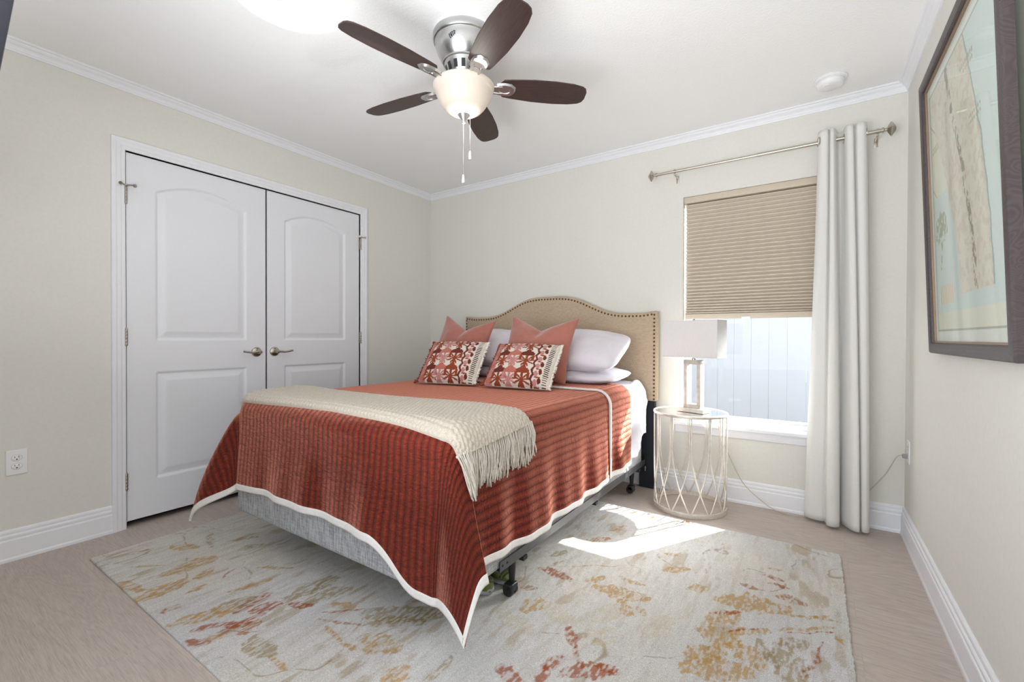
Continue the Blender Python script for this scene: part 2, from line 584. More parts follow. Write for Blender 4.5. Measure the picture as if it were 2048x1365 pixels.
s.box((WX0 + 0.018, 0.095, WZ0 + 0.03), (WX1 - 0.035, 0.118, WZ0 + 0.046), 0.003).box((WX0 + 0.035, 0.095, 1.225), (WX1 - 0.035, 0.118, 1.25), 0.003)
s.build('lower_sash', VINYL, win)
MB().box((WX0 + 0.03, 0.105, WZ0 + 0.04), (WX1 - 0.05, 0.108, 1.24)).build('pane', GLASS, win)
MB().box((WX0 + 0.03, 0.120, 1.22), (WX1 - 0.03, 0.123, WZ1 - 0.03)).build('pane', GLASS, win)
# stool and apron
st = MB().box((WX0 - 0.055, -0.035, WZ0 - 0.022), (WX1 + 0.055, 0.0, WZ0 + 0.001), 0.006, 3).box((WX0 + 0.001, -0.01, WZ0 - 0.02), (WX1 - 0.001, 0.086, WZ0 + 0.001))
extrude_profile(st, [(0, -0.052), (0.008, -0.052), (0.012, -0.047), (0.014, -0.03), (0.017, -0.012), (0.017, 0), (0, 0)], (WX0 - 0.04, 0, WZ0 - 0.022), (WX1 + 0.04, 0, WZ0 - 0.022), (0, -1, 0))
struct(st.build('trim_5', TRIM), 'white window stool and apron')

BOUNCE_SIDING = plain('bounce_cutting_siding', lin(70, 62, 56), 0.9)  # unseen cladding added dark, to cut sun bounce onto the fence
struct(MB().box((-1, T + 0.002, -0.25), (WX0 - 0.01, T + 0.02, 2.8)).box((WX1 + 0.01, T + 0.002, -0.25), (5, T + 0.02, 2.8)).box((WX0 - 0.01, T + 0.002, -0.25), (WX1 + 0.01, T + 0.02, WZ0 - 0.01))
       .box((WX0 - 0.01, T + 0.002, WZ1 + 0.01), (WX1 + 0.01, T + 0.02, 2.8)).build('wall_bounce_cut', BOUNCE_SIDING), 'unseen brown siding added to cut sun bounce')
# outside: white vinyl privacy fence and bright paving
FENCE = plain('white_vinyl_fence', lin(240, 242, 252), 0.5, var=0.01)
fm = MB()
for q in range(37):
    x = -0.4 + q * 0.2
    fm.box((x, 3.40, 0.0), (x + 0.1985, 3.44, 1.98), 0.0015)
fm.box((-0.5, 3.38, 1.94), (7.0, 3.46, 2.02), 0.006).box((-0.5, 3.38, -0.2), (7.0, 3.46, -0.08), 0.006)
struct(fm.build('wall_fence_outside', FENCE), 'white vinyl fence outside the window')
PAVE = plain('grass_and_gravel', lin(70, 74, 62), 0.9, var=0.2, nscale=8)
struct(MB().box((-6, 0.2, -0.3), (9, 12, -0.2)).build('ground_outside', PAVE), 'dull ground outside the window')

# ------------------------------------------------------------------ rug
RUGX0, RUGX1, RUGY0, RUGY1 = 0.300, 3.183, -2.525, -0.510
RUG_MOTIFS = [
(0.754,-2.381,0.761,-2.210,0.050,'g'), (0.901,-2.503,0.885,-2.378,0.050,'g'), (0.682,-2.506,0.816,-2.485,0.030,'g'), (0.485,-2.265,0.575,-2.203,0.035,'g'),
(0.471,-2.092,0.642,-2.157,0.020,'o'), (0.788,-2.085,0.812,-2.012,0.035,'o'), (0.632,-2.076,0.717,-1.987,0.020,'o'), (0.327,-2.191,0.350,-2.159,0.012,'o'),
(0.409,-2.425,0.427,-2.318,0.010,'o'), (0.535,-2.451,0.655,-2.357,0.010,'g'), (0.907,-2.321,0.873,-2.255,0.030,'g'), (1.268,-2.340,1.268,-2.215,0.035,'r'),
(1.317,-2.323,1.372,-2.235,0.030,'r'), (1.353,-2.393,1.379,-2.297,0.020,'r'), (1.212,-2.378,1.248,-2.266,0.045,'o'), (1.217,-2.439,1.239,-2.343,0.045,'g'),
(1.180,-2.496,1.201,-2.419,0.030,'g'), (1.276,-2.475,1.339,-2.387,0.020,'r'), (1.386,-2.429,1.419,-2.348,0.050,'b'), (1.353,-2.408,1.392,-2.351,0.020,'r'),
(1.510,-2.385,1.608,-2.384,0.045,'o'), (1.496,-2.422,1.548,-2.425,0.020,'o'), (1.629,-2.395,1.727,-2.398,0.015,'g'), (0.994,-2.262,0.962,-2.194,0.008,'r'),
(1.123,-2.275,1.159,-2.149,0.020,'g'), (1.032,-2.123,1.148,-2.044,0.012,'g'), (1.365,-2.187,1.379,-1.998,0.050,'o'), (1.451,-2.164,1.501,-1.998,0.040,'o'),
(1.409,-2.100,1.395,-1.988,0.030,'o'), (1.551,-2.096,1.632,-2.075,0.030,'g'), (1.564,-2.171,1.686,-2.055,0.008,'r'), (1.587,-2.203,1.748,-2.124,0.008,'b'),
(1.641,-2.212,1.752,-2.234,0.015,'g'), (1.766,-2.244,1.888,-2.206,0.012,'g'), (1.808,-2.169,1.926,-2.155,0.050,'g'), (1.715,-2.068,1.922,-1.927,0.050,'o'),
(1.751,-2.106,1.902,-1.988,0.030,'o'), (1.838,-2.016,1.900,-1.892,0.040,'o'), (2.019,-2.243,2.023,-2.185,0.035,'g'), (2.103,-2.197,2.106,-2.082,0.020,'o'),
(1.408,-2.193,1.485,-2.158,0.020,'r'), (1.323,-2.513,1.392,-2.493,0.020,'r'), (1.069,-2.492,1.054,-2.452,0.020,'r'), (1.367,-2.483,1.379,-2.447,0.020,'g'),
(0.984,-2.390,0.981,-2.333,0.020,'g'), (2.073,-1.432,2.215,-1.437,0.030,'r'), (2.077,-1.416,2.126,-1.313,0.015,'o'), (2.044,-1.311,2.087,-1.237,0.030,'o'),
(2.171,-1.351,2.339,-1.196,0.006,'g'), (2.286,-1.412,2.332,-1.357,0.025,'g'), (2.387,-1.294,2.479,-1.304,0.020,'g'), (2.362,-1.430,2.523,-1.406,0.050,'g'),
(2.446,-1.479,2.506,-1.535,0.030,'g'), (2.527,-1.483,2.553,-1.503,0.020,'g'), (2.176,-1.722,2.199,-1.648,0.040,'g'), (2.248,-1.654,2.338,-1.703,0.050,'l'),
(2.524,-1.123,2.609,-1.066,0.030,'g'), (2.656,-1.229,2.723,-1.172,0.025,'g'), (2.361,-1.739,2.418,-1.794,0.025,'r'), (2.418,-1.794,2.467,-1.886,0.012,'r'),
(2.396,-1.985,2.376,-1.935,0.025,'r'), (2.376,-1.935,2.407,-1.874,0.025,'r'), (2.437,-1.932,2.546,-1.833,0.035,'r'), (2.270,-2.021,2.357,-2.024,0.030,'r'),
(2.480,-1.838,2.567,-1.844,0.020,'r'), (2.906,-0.927,2.964,-0.937,0.020,'r'), (2.930,-0.996,2.994,-0.998,0.020,'r'), (2.834,-1.073,2.890,-1.069,0.020,'b'),
(2.971,-1.069,3.040,-1.084,0.030,'b'), (2.910,-0.846,2.969,-0.833,0.012,'g'), (3.002,-0.685,3.016,-0.814,0.004,'k'), (2.988,-0.573,3.082,-0.556,0.020,'l'),
(2.789,-1.225,2.975,-1.158,0.060,'g'), (2.977,-1.195,3.172,-1.144,0.012,'g'), (2.774,-1.406,2.844,-1.304,0.040,'g'), (2.777,-1.472,2.844,-1.489,0.070,'g'),
(2.836,-1.432,2.946,-1.340,0.025,'g'), (2.751,-1.626,2.815,-1.554,0.050,'g'), (2.762,-1.679,2.904,-1.614,0.060,'g'), (2.876,-1.497,2.932,-1.543,0.060,'g'),
(2.937,-1.426,2.979,-1.511,0.030,'o'), (3.001,-1.382,3.052,-1.363,0.040,'o'), (3.003,-1.411,3.029,-1.567,0.050,'o'), (3.048,-1.530,3.116,-1.319,0.008,'r'),
(2.976,-1.320,3.133,-1.196,0.012,'g'), (3.006,-1.316,3.140,-1.225,0.006,'r'), (3.057,-1.187,3.120,-1.135,0.010,'g'), (2.620,-1.715,2.716,-1.649,0.005,'k'),
(2.442,-0.562,2.533,-0.478,0.020,'r'), (2.266,-0.527,2.319,-0.581,0.020,'b'), (2.127,-1.063,2.201,-0.977,0.030,'b'), (2.189,-0.875,2.223,-0.773,0.030,'g'),
(2.495,-0.973,2.549,-0.951,0.020,'g'), (3.153,-1.248,3.166,-1.270,0.020,'g'), (3.029,-0.496,3.103,-0.462,0.012,'g'), (2.441,-1.733,2.476,-1.660,0.050,'l'),
(2.585,-1.603,2.644,-1.495,0.050,'l'), (2.402,-1.624,2.441,-1.522,0.040,'l'), (2.084,-1.597,2.128,-1.567,0.020,'b'), (2.392,-1.667,2.487,-1.732,0.030,'l'),
(2.758,-1.363,2.858,-1.276,0.010,'r'), (2.806,-1.452,2.915,-1.345,0.006,'r'), (2.105,-1.790,2.261,-1.824,0.040,'l'), (2.126,-0.262,2.182,-0.335,0.010,'g'),
(2.383,-0.703,2.570,-0.724,0.040,'l'), (3.127,-0.789,3.142,-0.874,0.020,'l')]

def build_rug():
    st = 0.0036
    nx, ny = int((RUGX1 - RUGX0) / st), int((RUGY1 - RUGY0) / st)
    x = np.linspace(RUGX0, RUGX1, nx)
    y = np.linspace(RUGY0, RUGY1, ny)
    X, Y = np.meshgrid(x, y, indexing='ij')
    base = np.array(lin(206, 203, 199)[:3])
    cols = {'g': lin(176, 140, 78), 'o': lin(150, 130, 90), 'r': lin(152, 78, 36), 'b': lin(156, 106, 66), 'l': lin(190, 176, 146), 'k': lin(120, 120, 122)}
    # worn, mottled ground with streaks along the weft
    streak = fbm(X * 70, Y * 14, 3, 4)
    blot = fbm(X * 3.2, Y * 3.2, 11, 3)
    warm = fbm(X * 2.3 + 9, Y * 2.3, 21, 3)
    C = base[None, None, :] * (0.90 + 0.16 * streak + 0.14 * (blot - 0.5))[..., None]
    C = C * (1 + (warm - 0.5)[..., None] * np.array([0.10, 0.03, -0.14]))
    # faint stray threads of tan
    th = smooth01((fbm(X * 26, Y * 7, 31, 3) - 0.62) * 9) * smooth01((blot - 0.34) * 5)
    th = np.maximum(th, smooth01((fbm(X * 60 + 3, Y * 9, 33, 3) - 0.58) * 8) * 0.35)
    C = C * (1 - 0.5 * th[..., None]) + np.array(lin(160, 138, 102)[:3]) * 0.5 * th[..., None]
    # thin drawn stems wandering over the ground
    st1 = np.abs(fbm(X * 3.1 + 5, Y * 3.1, 37, 3) - 0.5)
    stm = smooth01((0.010 - st1) / 0.008) * smooth01((fbm(X * 5, Y * 5, 39, 2) - 0.48) * 8) * smooth01((fbm(X * 80, Y * 30, 38, 2) - 0.35) * 6)
    C = C * (1 - 0.6 * stm[..., None]) + np.array(lin(146, 124, 92)[:3]) * 0.6 * stm[..., None]
    wob1, wob2 = fbm(X * 9, Y * 9, 41, 4) - 0.5, fbm(X * 9, Y * 9, 51, 4) - 0.5
    brk = fbm(X * 85, Y * 34, 61, 4)
    brk2 = fbm(X * 150, Y * 60, 63, 2)
    dry = fbm(X * 150, Y * 34, 67, 3)
    PX, PY = X + 0.055 * wob1, Y + 0.055 * wob2
    for (x1, y1, x2, y2, w, c) in RUG_MOTIFS:
        L2 = (x2 - x1) ** 2 + (y2 - y1) ** 2 + 1e-6
        t = np.clip(((PX - x1) * (x2 - x1) + (PY - y1) * (y2 - y1)) / L2, 0, 1)
        d = np.hypot(PX - x1 - t * (x2 - x1), PY - y1 - t * (y2 - y1))
        ww = w * (0.55 + 0.55 * np.sin(np.pi * np.clip(t, 0.04, 0.96)))
        s = 1 - d / np.maximum(ww, 1e-4)
        edge = max(0.12, min(0.5, 0.008 / w))
        m = smooth01((s + (brk - 0.5) * 0.9) / edge) * np.where(s > -0.6, 1, 0)
        m = m * (0.18 + 0.82 * smooth01((brk2 * 0.45 + dry * 0.55 - 0.40) * 6))
        k = {'l': 0.42, 'k': 0.5, 'o': 0.66, 'g': 0.74, 'b': 0.74, 'r': 0.80}[c]
        cc = np.array(cols[c][:3])[None, None, :] * (0.86 + 0.30 * streak)[..., None]
        a = (m * k)[..., None]
        C = C * (1 - a) + cc * a
    C = np.clip(C, 0.02, 0.95)
    th_ = 0.010
    # ragged woven edge
    jx = (fbm(Y * 60, Y * 0 + 3, 71, 2) - 0.5) * 0.008
    XX = X.copy()
    edge_w = np.clip(1 - np.minimum(X - RUGX0, RUGX1 - X) / 0.02, 0, 1)
    XX += jx * edge_w
    Z = th_ + 0.0022 * (fbm(X * 120, Y * 45, 81, 2) - 0.5)
    V = np.stack([XX, Y, Z], -1).reshape(-1, 3)
    Fc = grid_faces(nx, ny)
    # skirt down to the floor
    loop = [(i, 0) for i in range(nx)] + [(nx - 1, j) for j in range(1, ny)] + [(i, ny - 1) for i in range(nx - 2, -1, -1)] + [(0, j) for j in range(ny - 2, 0, -1)]
    idx = np.array([i * ny + j for i, j in loop])
    low = V[idx].copy()
    low[:, 2] = 0.0008
    n0 = len(V)
    V = np.vstack([V, low])
    m = len(idx)
    k = np.arange(m)
    sk = np.stack([idx, n0 + k, n0 + (k + 1) % m, idx[(k + 1) % m]], -1)
    Fc = np.vstack([Fc, sk])
    k_ = NT('woven_floral_rug')
    at = k_.n('ShaderNodeAttribute', attribute_name='Col')
    co = k_.coords('Object', (1, 0.5, 1))
    nz = k_.noise(co, 420, 3, 0.7)
    fac = k_.ramp(nz, [(0.30, (0.66, 0.66, 0.65, 1)), (0.66, (1.20, 1.19, 1.18, 1))])
    mu = k_.n('ShaderNodeMix', data_type='RGBA', blend_type='MULTIPLY')
    mu.inputs['Factor'].default_value = 1.0
    k_.l(at.outputs['Color'], mu.inputs[6]); k_.l(fac, mu.inputs[7])
    k_.l(mu.outputs[2], k_.b.inputs['Base Color'])
    k_.b.inputs['Roughness'].default_value = 0.95
    k_.b.inputs['Specular IOR Level'].default_value = 0.1
    k_.bump(nz, 0.5, 0.003)
    o = raw('area_rug', V, Fc, k_.m, None, True, None, ((RUGX0 + RUGX1) / 2, (RUGY0 + RUGY1) / 2, 0))
    colour_attr(o, np.vstack([C.reshape(-1, 3), C.reshape(-1, 3)[idx]]))
    tag(o, 'large pale grey rug with worn gold and rust flowers under the bed', 'rug')
build_rug()

# ------------------------------------------------------------------ bed: frame, box spring, mattress, headboard
BX0, BX1, BY0, BY1 = 0.685, 2.105, -2.065, -0.125      # box spring
BXM = (BX0 + BX1) / 2
def m_tweed(name, a, b):
    k = NT(name)
    n1 = k.noise(k.coords('Object', (300, 300, 22)), 1.0, 2, 0.6)
    n2 = k.noise(k.coords('Object', (22, 22, 320)), 1.0, 2, 0.6)
    g = k.math('ADD', k.math('MULTIPLY', n1, 0.65), k.math('MULTIPLY', n2, 0.35))
    k.l(k.ramp(g, [(0.36, a), (0.62, b)]), k.b.inputs['Base Color'])
    k.b.inputs['Roughness'].default_value = 0.9
    k.bump(g, 0.25, 0.002)
    return k.m
TWEED = m_tweed('grey_woven_ticking', lin(124, 125, 128), lin(192, 192, 194))
o = MB().box((BX0, BY0, 0.170), (BX1, BY1, 0.371), 0.022, 4).build('box_spring', TWEED, None, True, (BXM, -1.1, 0.170), auto=60)
tag(o, 'grey woven box spring showing below the rust quilt', 'box spring')

STEEL = plain('grey_painted_steel', lin(96, 98, 101), 0.35, 0.7, var=0.08, nscale=30)
STEELD = plain('dark_painted_steel', lin(44, 45, 48), 0.5, 0.5)
CASTER = plain('black_caster_plastic', lin(30, 31, 33), 0.35)
fr = thing('metal_bedstead', 'low metal bed frame on black casters under the box spring', 'bed frame', (BXM, -1.0, 0))
for sx, x in ((-1, BX0 - 0.006), (1, BX1 + 0.006)):
    r = MB()
    r.box((x - 0.0025, -1.80, 0.166), (x + 0.0025, -0.086, 0.204), 0.001)
    r.box((min(x, x - sx * 0.036), -1.80, 0.1635), (max(x, x - sx * 0.036), -0.086, 0.1685), 0.001)
    rail = r.build('side_rail', STEEL, fr)
    for yy in (-1.785, -1.755):
        MB().lathe([(0, 0.002), (0.004, 0.002), (0.005, 0)], (x + sx * 0.0025, yy, 0.186), 10, (sx, 0, 0)).build('rivet', STEELD, rail)
    h = MB()
    h.box((x - 0.004, -0.085, 0.135), (x + 0.004, -0.066, 0.235), 0.001).box((x - 0.02, -0.069, 0.135), (x + 0.02, -0.064, 0.235), 0.001)
    h.build('headboard_bracket', STEELD, fr)
    wn_ = MB()
    wn_.lathe([(0, 0), (0.007, 0), (0.007, 0.006), (0, 0.007)], (x + sx * 0.008, -0.10, 0.146), 10, (sx, 0, 0))
    wn_.box((x + sx * 0.010 - 0.003, -0.105, 0.128), (x + sx * 0.010 + 0.003, -0.095, 0.160), 0.002)
    wn_.build('wing_nut', NICKEL, fr)
for y in (-1.665, -0.95, -0.245):
    MB().box((BX0 - 0.0, y + 0.02, 0.146), (BX1 + 0.012, y + 0.05, 0.163), 0.001).build('cross_bar', STEELD, fr)
    for sx, x in ((-1, BX0 + 0.03), (1, BX1 - 0.03)):
        if y == -0.95: continue
        lg = MB().lathe([(0, 0.052), (0.009, 0.052), (0.011, 0.06), (0.017, 0.150), (0.020, 0.163), (0, 0.163)], (x, y, 0.0), 18)
        leg = lg.build('leg', CASTER, fr, auto=40)
        wh = MB()
        for dy in (-0.014, 0.014):
            wh.lathe([(0, -0.010), (0.020, -0.010), (0.024, -0.006), (0.024, 0.006), (0.020, 0.010), (0, 0.010)], (x - sx * 0.004, y + dy - 0.006, 0.0345), 24, (0, 1, 0))
        wh.box((x - 0.021, y - 0.030, 0.030), (x + 0.019, y + 0.018, 0.063), 0.008, 3)
        wh.build('caster', CASTER, leg, auto=40)

# headboard
def m_linen(name, a, b, sc=420.0, bumpk=0.25):
    k = NT(name)
    n1 = k.noise(k.coords('Object', (1, 1, 0.12)), sc, 2, 0.6)
    n2 = k.noise(k.coords('Object', (0.12, 0.12, 1)), sc, 2, 0.6)
    g = k.math('ADD', k.math('MULTIPLY', n1, 0.5), k.math('MULTIPLY', n2, 0.5))
    k.l(k.ramp(g, [(0.38, a), (0.62, b)]), k.b.inputs['Base Color'])
    k.b.inputs['Roughness'].default_value = 0.85
    k.b.inputs['Sheen Weight'].default_value = 0.15
    k.bump(g, bumpk, 0.0015)
    return k.m
LINEN = m_linen('tan_linen', lin(172, 151, 126), lin(198, 178, 153))
HX0, HX1 = 0.500, 2.190
HMID = (HX0 + HX1) / 2
def head_top(x):
    u = np.abs(x - HMID) / ((HX1 - HX0) / 2)
    return 1.212 + 0.148 * (0.5 + 0.5 * np.cos(np.pi * smooth01(u / 0.86) ** 0.93)) + 0.012 * smooth01((u - 0.86) / 0.14)
hd = thing('headboard', 'tan upholstered headboard with arched top and bronze nailhead border', 'headboard', (HMID, -0.045, 0))
xs = np.linspace(HX0, HX1, 90)
outl = [(x, float(head_top(x))) for x in xs] + [(HX1, 0.606), (HX0, 0.606)]
bm = bmesh.new()
vs = [bm.verts.new((x, -0.076, z)) for x, z in outl]
fc = bm.faces.new(vs)
ex = bmesh.ops.extrude_face_region(bm, geom=[fc])
for v in ex['geom']:
    if isinstance(v, bmesh.types.BMVert): v.co.y = -0.022
bmesh.ops.recalc_face_normals(bm, faces=bm.faces)
MB().bm(bm).build('upholstered_panel', LINEN, hd, auto=45, bevel=0.011)
NAVY = plain('black_cotton_leg_cover', lin(36, 38, 46), 0.9, var=0.08, nscale=200)
for x0 in (HX0 + 0.02, HX1 - 0.125):
    MB().box((x0, -0.062, 0.002), (x0 + 0.105, -0.026, 0.622), 0.004).build('leg', NAVY, hd)
NAIL = plain('bronze_nailhead', lin(104, 78, 58), 0.35, 0.8)
inset = 0.021
path = [(HX0 + inset * 0.7, z) for z in np.linspace(0.95, float(head_top(HX0)) - inset, 40)]
path += [(x, float(head_top(x)) - inset) for x in np.linspace(HX0 + inset * 0.7, HX1 - inset, 200)]
path += [(HX1 - inset, z) for z in np.linspace(float(head_top(HX1)) - inset, 0.620, 60)]
P = np.array(path)
dl = np.r_[0, np.cumsum(np.hypot(*np.diff(P, axis=0).T))]
n_nails = 98
nail0 = None
for q in range(n_nails):
    t = dl[-1] * q / (n_nails - 1)
    x, z = np.interp(t, dl, P[:, 0]), np.interp(t, dl, P[:, 1])
    if nail0 is None:
        nail0 = MB().lathe([(0.0072, 0.001), (0.0072, 0.0), (0.0068, 0.0016), (0.005, 0.0036), (0.0025, 0.0046), (0, 0.005)], (x, -0.0755, z), 14, (0, -1, 0)).build('nailhead', NAIL, hd, True)
        nx0, nz0 = x, z
    else:
        o = nail0.copy()
        COL.objects.link(o)
        o.parent = hd
        o.location = (x - nx0, 0, z - nz0)

# ------------------------------------------------------------------ bedding surfaces
MX0, MX1, MY0, MY1 = 0.690, 2.100, -2.045, -0.100      # mattress
ZT = 0.712
def m_satin(name, col, rough, crinkle=0.15):
    k = NT(name)
    nz = k.noise(k.coords('Object'), 7, 4, 0.6, 0.6)
    k.l(k.ramp(nz, [(0.3, tuple(c * 0.97 for c in col[:3]) + (1,)), (0.7, col)]), k.b.inputs['Base Color'])
    k.b.inputs['Roughness'].default_value = rough
    k.b.inputs['Sheen Weight'].default_value = 0.1
    k.bump(nz, crinkle, 0.02)
    return k.m
SHEET = m_satin('pale_lilac_satin', lin(222, 218, 224), 0.36, 0.25)
SHEETB = m_satin('white_mattress_cover', lin(222, 226, 240), 0.5, 0.1)
MB().box((MX0, MY0, 0.372), (MX1, MY1, ZT), 0.045, 5).build('mattress', SHEETB, None, True, (BXM, -1.1, 0.372), auto=60)
tag(bpy.data.objects['mattress'], 'white mattress edge showing below the sheet beside the headboard', 'mattress')

QX0, QX1, QYF = MX0 - 0.012, MX1 + 0.014, MY0 - 0.012   # faces of the hanging quilt
RR = 0.065
def surf(X, Y, off=0.0, waves=1.0, ztop=ZT + 0.012):
    """unrolled cloth (X across, Y along) laid over the bed -> world"""
    X, Y = np.asarray(X, float), np.asarray(Y, float)
    xc, yc = np.clip(X, QX0 + RR, QX1 - RR), np.maximum(Y, QYF + RR)
    a = np.abs(X - xc)
    sx = np.where(X < xc, -1.0, 1.0)
    b = yc - Y
    r = np.hypot(a, b)
    th = np.arctan2(b, a)                              # 0 = side, pi/2 = foot
    s2 = np.sin(2 * th) ** 2
    right = sx > 0
    r = r * (1 - np.where(right, 0.175, 0.02) * s2)
    ang = np.minimum(r / RR, np.pi / 2)
    ex = np.maximum(r - RR * np.pi / 2, 0)
    out = RR * np.sin(ang)
    down = RR * (1 - np.cos(ang)) + ex
    drop = smooth01(ex / 0.45)
    # pointed fold that stands off each corner
    t0 = np.where(right, 0.88, 0.72)
    wd = np.where(right, 0.46, 0.34)
    bell = np.exp(-((th - t0) / wd) ** 2) * smooth01(np.minimum(th, np.pi / 2 - th) / 0.32)
    bell = np.where(right, smooth01(th / 0.34) * smooth01((np.pi / 2 - th) / 0.95), bell) * (a > 0) * (b > 0)
    out = out + bell * np.where(right, 0.160, 0.225) * np.clip(ex / 0.56, 0, 1.1) ** np.where(right, 1.15, 0.62)
    down = down - bell * 0.02 * drop
    # tucks either side of the fold, and soft vertical folds of the side
    corner = (a > 0) & (b > 0)
    side = smooth01((yc - (QYF + RR)) / 0.30)
    w_side = 0.010 * np.sin(2 * np.pi * (Y / 0.31) + 1.2) + 0.006 * np.sin(2 * np.pi * Y / 0.17 + 0.4) + 0.020 * np.exp(-((Y + 1.62) / 0.09) ** 2)
    w_foot = 0.010 * np.sin(2 * np.pi * X / 0.55 + 0.3) + 0.005 * np.sin(2 * np.pi * X / 0.21) + 0.018 * np.exp(-((X - 1.70) / 0.16) ** 2)
    w_foot = w_foot * smooth01(np.minimum(X - (QX0 + RR), (QX1 - RR) - X) / 0.25)
    wave = np.where(b <= 0, w_side * side, np.where(a <= 0, w_foot + 0.014, 0.014 * np.sin(th) ** 2 + 0.012 * np.sin(4.0 * th) * (1 - bell)))
    out = out + waves * drop * (wave + 0.012)
    m_ = 1 - th / (np.pi / 2)
    phi = np.where(corner, (np.pi / 2) * (1 - np.clip(m_, 0, 1) ** 0.86), th)
    dx, dy = np.where(r > 1e-9, np.cos(phi), 1.0) * sx, -np.where(r > 1e-9, np.sin(phi), 0.0)
    # the corner fold swings toward the side
    sw = bell * 0.18 * drop
    dx, dy = dx * np.cos(sw) + np.abs(dy) * sx * np.sin(sw), dy * np.cos(sw)
    nr, nz = np.sin(ang), np.cos(ang)
    px = xc + dx * (out + nr * off)
    py = yc + dy * (out + nr * off)
    lump = 0.006 * (fbm(X * 5, Y * 5, 5, 3) - 0.5) * waves
    pz = ztop - down + nz * (off + lump)
    return np.stack([px, py, pz], -1)

def hem_foot(X):
    return 0.452 + 0.140 * smooth01((X - 1.74) / 0.24) + 0.015 * smooth01((1.0 - X) / 0.3)
def hem_side(Y):
    return 0.505 + 0.02 * smooth01((-0.6 - Y) / 0.5) * smooth01((Y + 2.0) / 0.4)

def m_velvet(name, col, lines=True):
    k = NT(name)
    uv = k.coords('UV')
    sep = k.n('ShaderNodeSeparateXYZ')
    wob = k.n('ShaderNodeTexNoise')
    wob.inputs['Scale'].default_value = 9
    wob.inputs['Detail'].default_value = 2
    k.l(uv, wob.inputs['Vector'])
    k.l(uv, sep.inputs[0])
    u = k.math('ADD', sep.outputs[0], k.math('MULTIPLY', wob.outputs['Fac'], 0.012))
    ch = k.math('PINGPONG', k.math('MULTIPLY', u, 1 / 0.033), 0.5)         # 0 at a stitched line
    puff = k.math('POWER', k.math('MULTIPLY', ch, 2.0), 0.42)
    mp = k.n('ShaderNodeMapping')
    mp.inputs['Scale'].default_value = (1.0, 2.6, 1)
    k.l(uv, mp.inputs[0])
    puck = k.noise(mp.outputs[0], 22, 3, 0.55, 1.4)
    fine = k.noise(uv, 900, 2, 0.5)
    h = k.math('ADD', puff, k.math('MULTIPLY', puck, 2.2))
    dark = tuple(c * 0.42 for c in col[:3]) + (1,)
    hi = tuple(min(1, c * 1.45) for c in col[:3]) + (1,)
    c1 = k.ramp(puff, [(0.0, dark), (0.30, tuple(c * 0.82 for c in col[:3]) + (1,)), (0.72, col), (1.0, hi)])  # crease shade and ridge highlights painted into the channels
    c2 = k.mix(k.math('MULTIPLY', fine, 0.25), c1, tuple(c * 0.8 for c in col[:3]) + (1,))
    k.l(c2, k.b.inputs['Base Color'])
    k.b.inputs['Roughness'].default_value = 0.8
    k.b.inputs['Specular IOR Level'].default_value = 0.05
    nb = k.bump(h, 0.9, 0.014)
    # velvet sheen painted into the base colour: pale at grazing angles, dark face-on
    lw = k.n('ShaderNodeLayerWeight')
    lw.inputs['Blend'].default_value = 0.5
    sheen_mask = k.ramp(lw.outputs['Facing'], [(0.40, (0, 0, 0, 1)), (0.82, (1, 1, 1, 1))])
    sheen_col = k.mix(k.math('SUBTRACT', 1.0, k.math('MULTIPLY', puff, 0.8)), lin(250, 170, 146), lin(208, 118, 94))
    k.l(k.mix(sheen_mask, c2, sheen_col), k.b.inputs['Base Color'])
    k.b.inputs['Sheen Weight'].default_value = 0.04
    return k.m
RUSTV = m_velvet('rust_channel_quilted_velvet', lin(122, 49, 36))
LINING = plain('grey_quilt_lining', lin(214, 208, 204), 0.85)
BINDING = plain('white_cotton_binding', lin(232, 228, 224), 0.8, var=0.04, nscale=60, bump=0.3, bdist=0.004)

def cloth(name, X, Y, m, parent, off, thick, waves=1.0, loc=None, extra=None):
    V = surf(X, Y, off, waves)
    if extra is not None: V = V + extra
    nu, nv = X.shape
    uv = np.stack([X, Y], -1).reshape(-1, 2)
    Fc = grid_faces(nu, nv)
    # keep faces looking up / outward
    o = raw(name, V.reshape(-1, 3), Fc, m, parent, True, uv, loc)
    nrm = np.zeros(3)
    me = o.data
    mid = me.polygons[(nu // 2) * (nv - 1) + nv // 2]
    if mid.normal.z < 0:
        me.flip_normals()
    if thick:
        md = o.modifiers.new('thickness', 'SOLIDIFY')
        md.thickness = thick
        md.offset = -1.0
        if isinstance(m, (list, tuple)) and len(m) > 1:
            md.material_offset = 1
    return o

QHEAD = -0.43
def quilt_grid(nu_top=110, nu_side=64, nv_top=96, nv_foot=64, s0=0.0, s1=1.0):
    xa, xb = QX0 + RR, QX1 - RR
    # X as (flat position, overhang fraction)
    fx = np.r_[np.full(nu_side, xa), np.linspace(xa, xb, nu_top)[1:-1], np.full(nu_side, xb)]
    qx = np.r_[np.linspace(-1, 0, nu_side), np.zeros(nu_top - 2), np.linspace(0, 1, nu_side)]
    fy = np.r_[np.full(nv_foot, QYF + RR), np.linspace(QYF + RR, QHEAD, nv_top)[1:]]
    qy = np.r_[np.linspace(1, 0, nv_foot), np.zeros(nv_top - 1)]
    FX, FY = np.meshgrid(fx, fy, indexing='ij')
    QX, QY = np.meshgrid(qx, qy, indexing='ij')
    X = FX + QX * hem_side(FY)
    Y = FY - QY * hem_foot(FX)
    return X, Y, np.abs(QX), QY
quilt = thing('quilt', 'rust channel-stitched velvet quilt with white binding covering the bed', 'quilt', (BXM, -1.2, 0.2))
X, Y, QX, QY = quilt_grid()
cloth('quilt_cover', X, Y, [RUSTV, LINING], quilt, 0.010, 0.009)
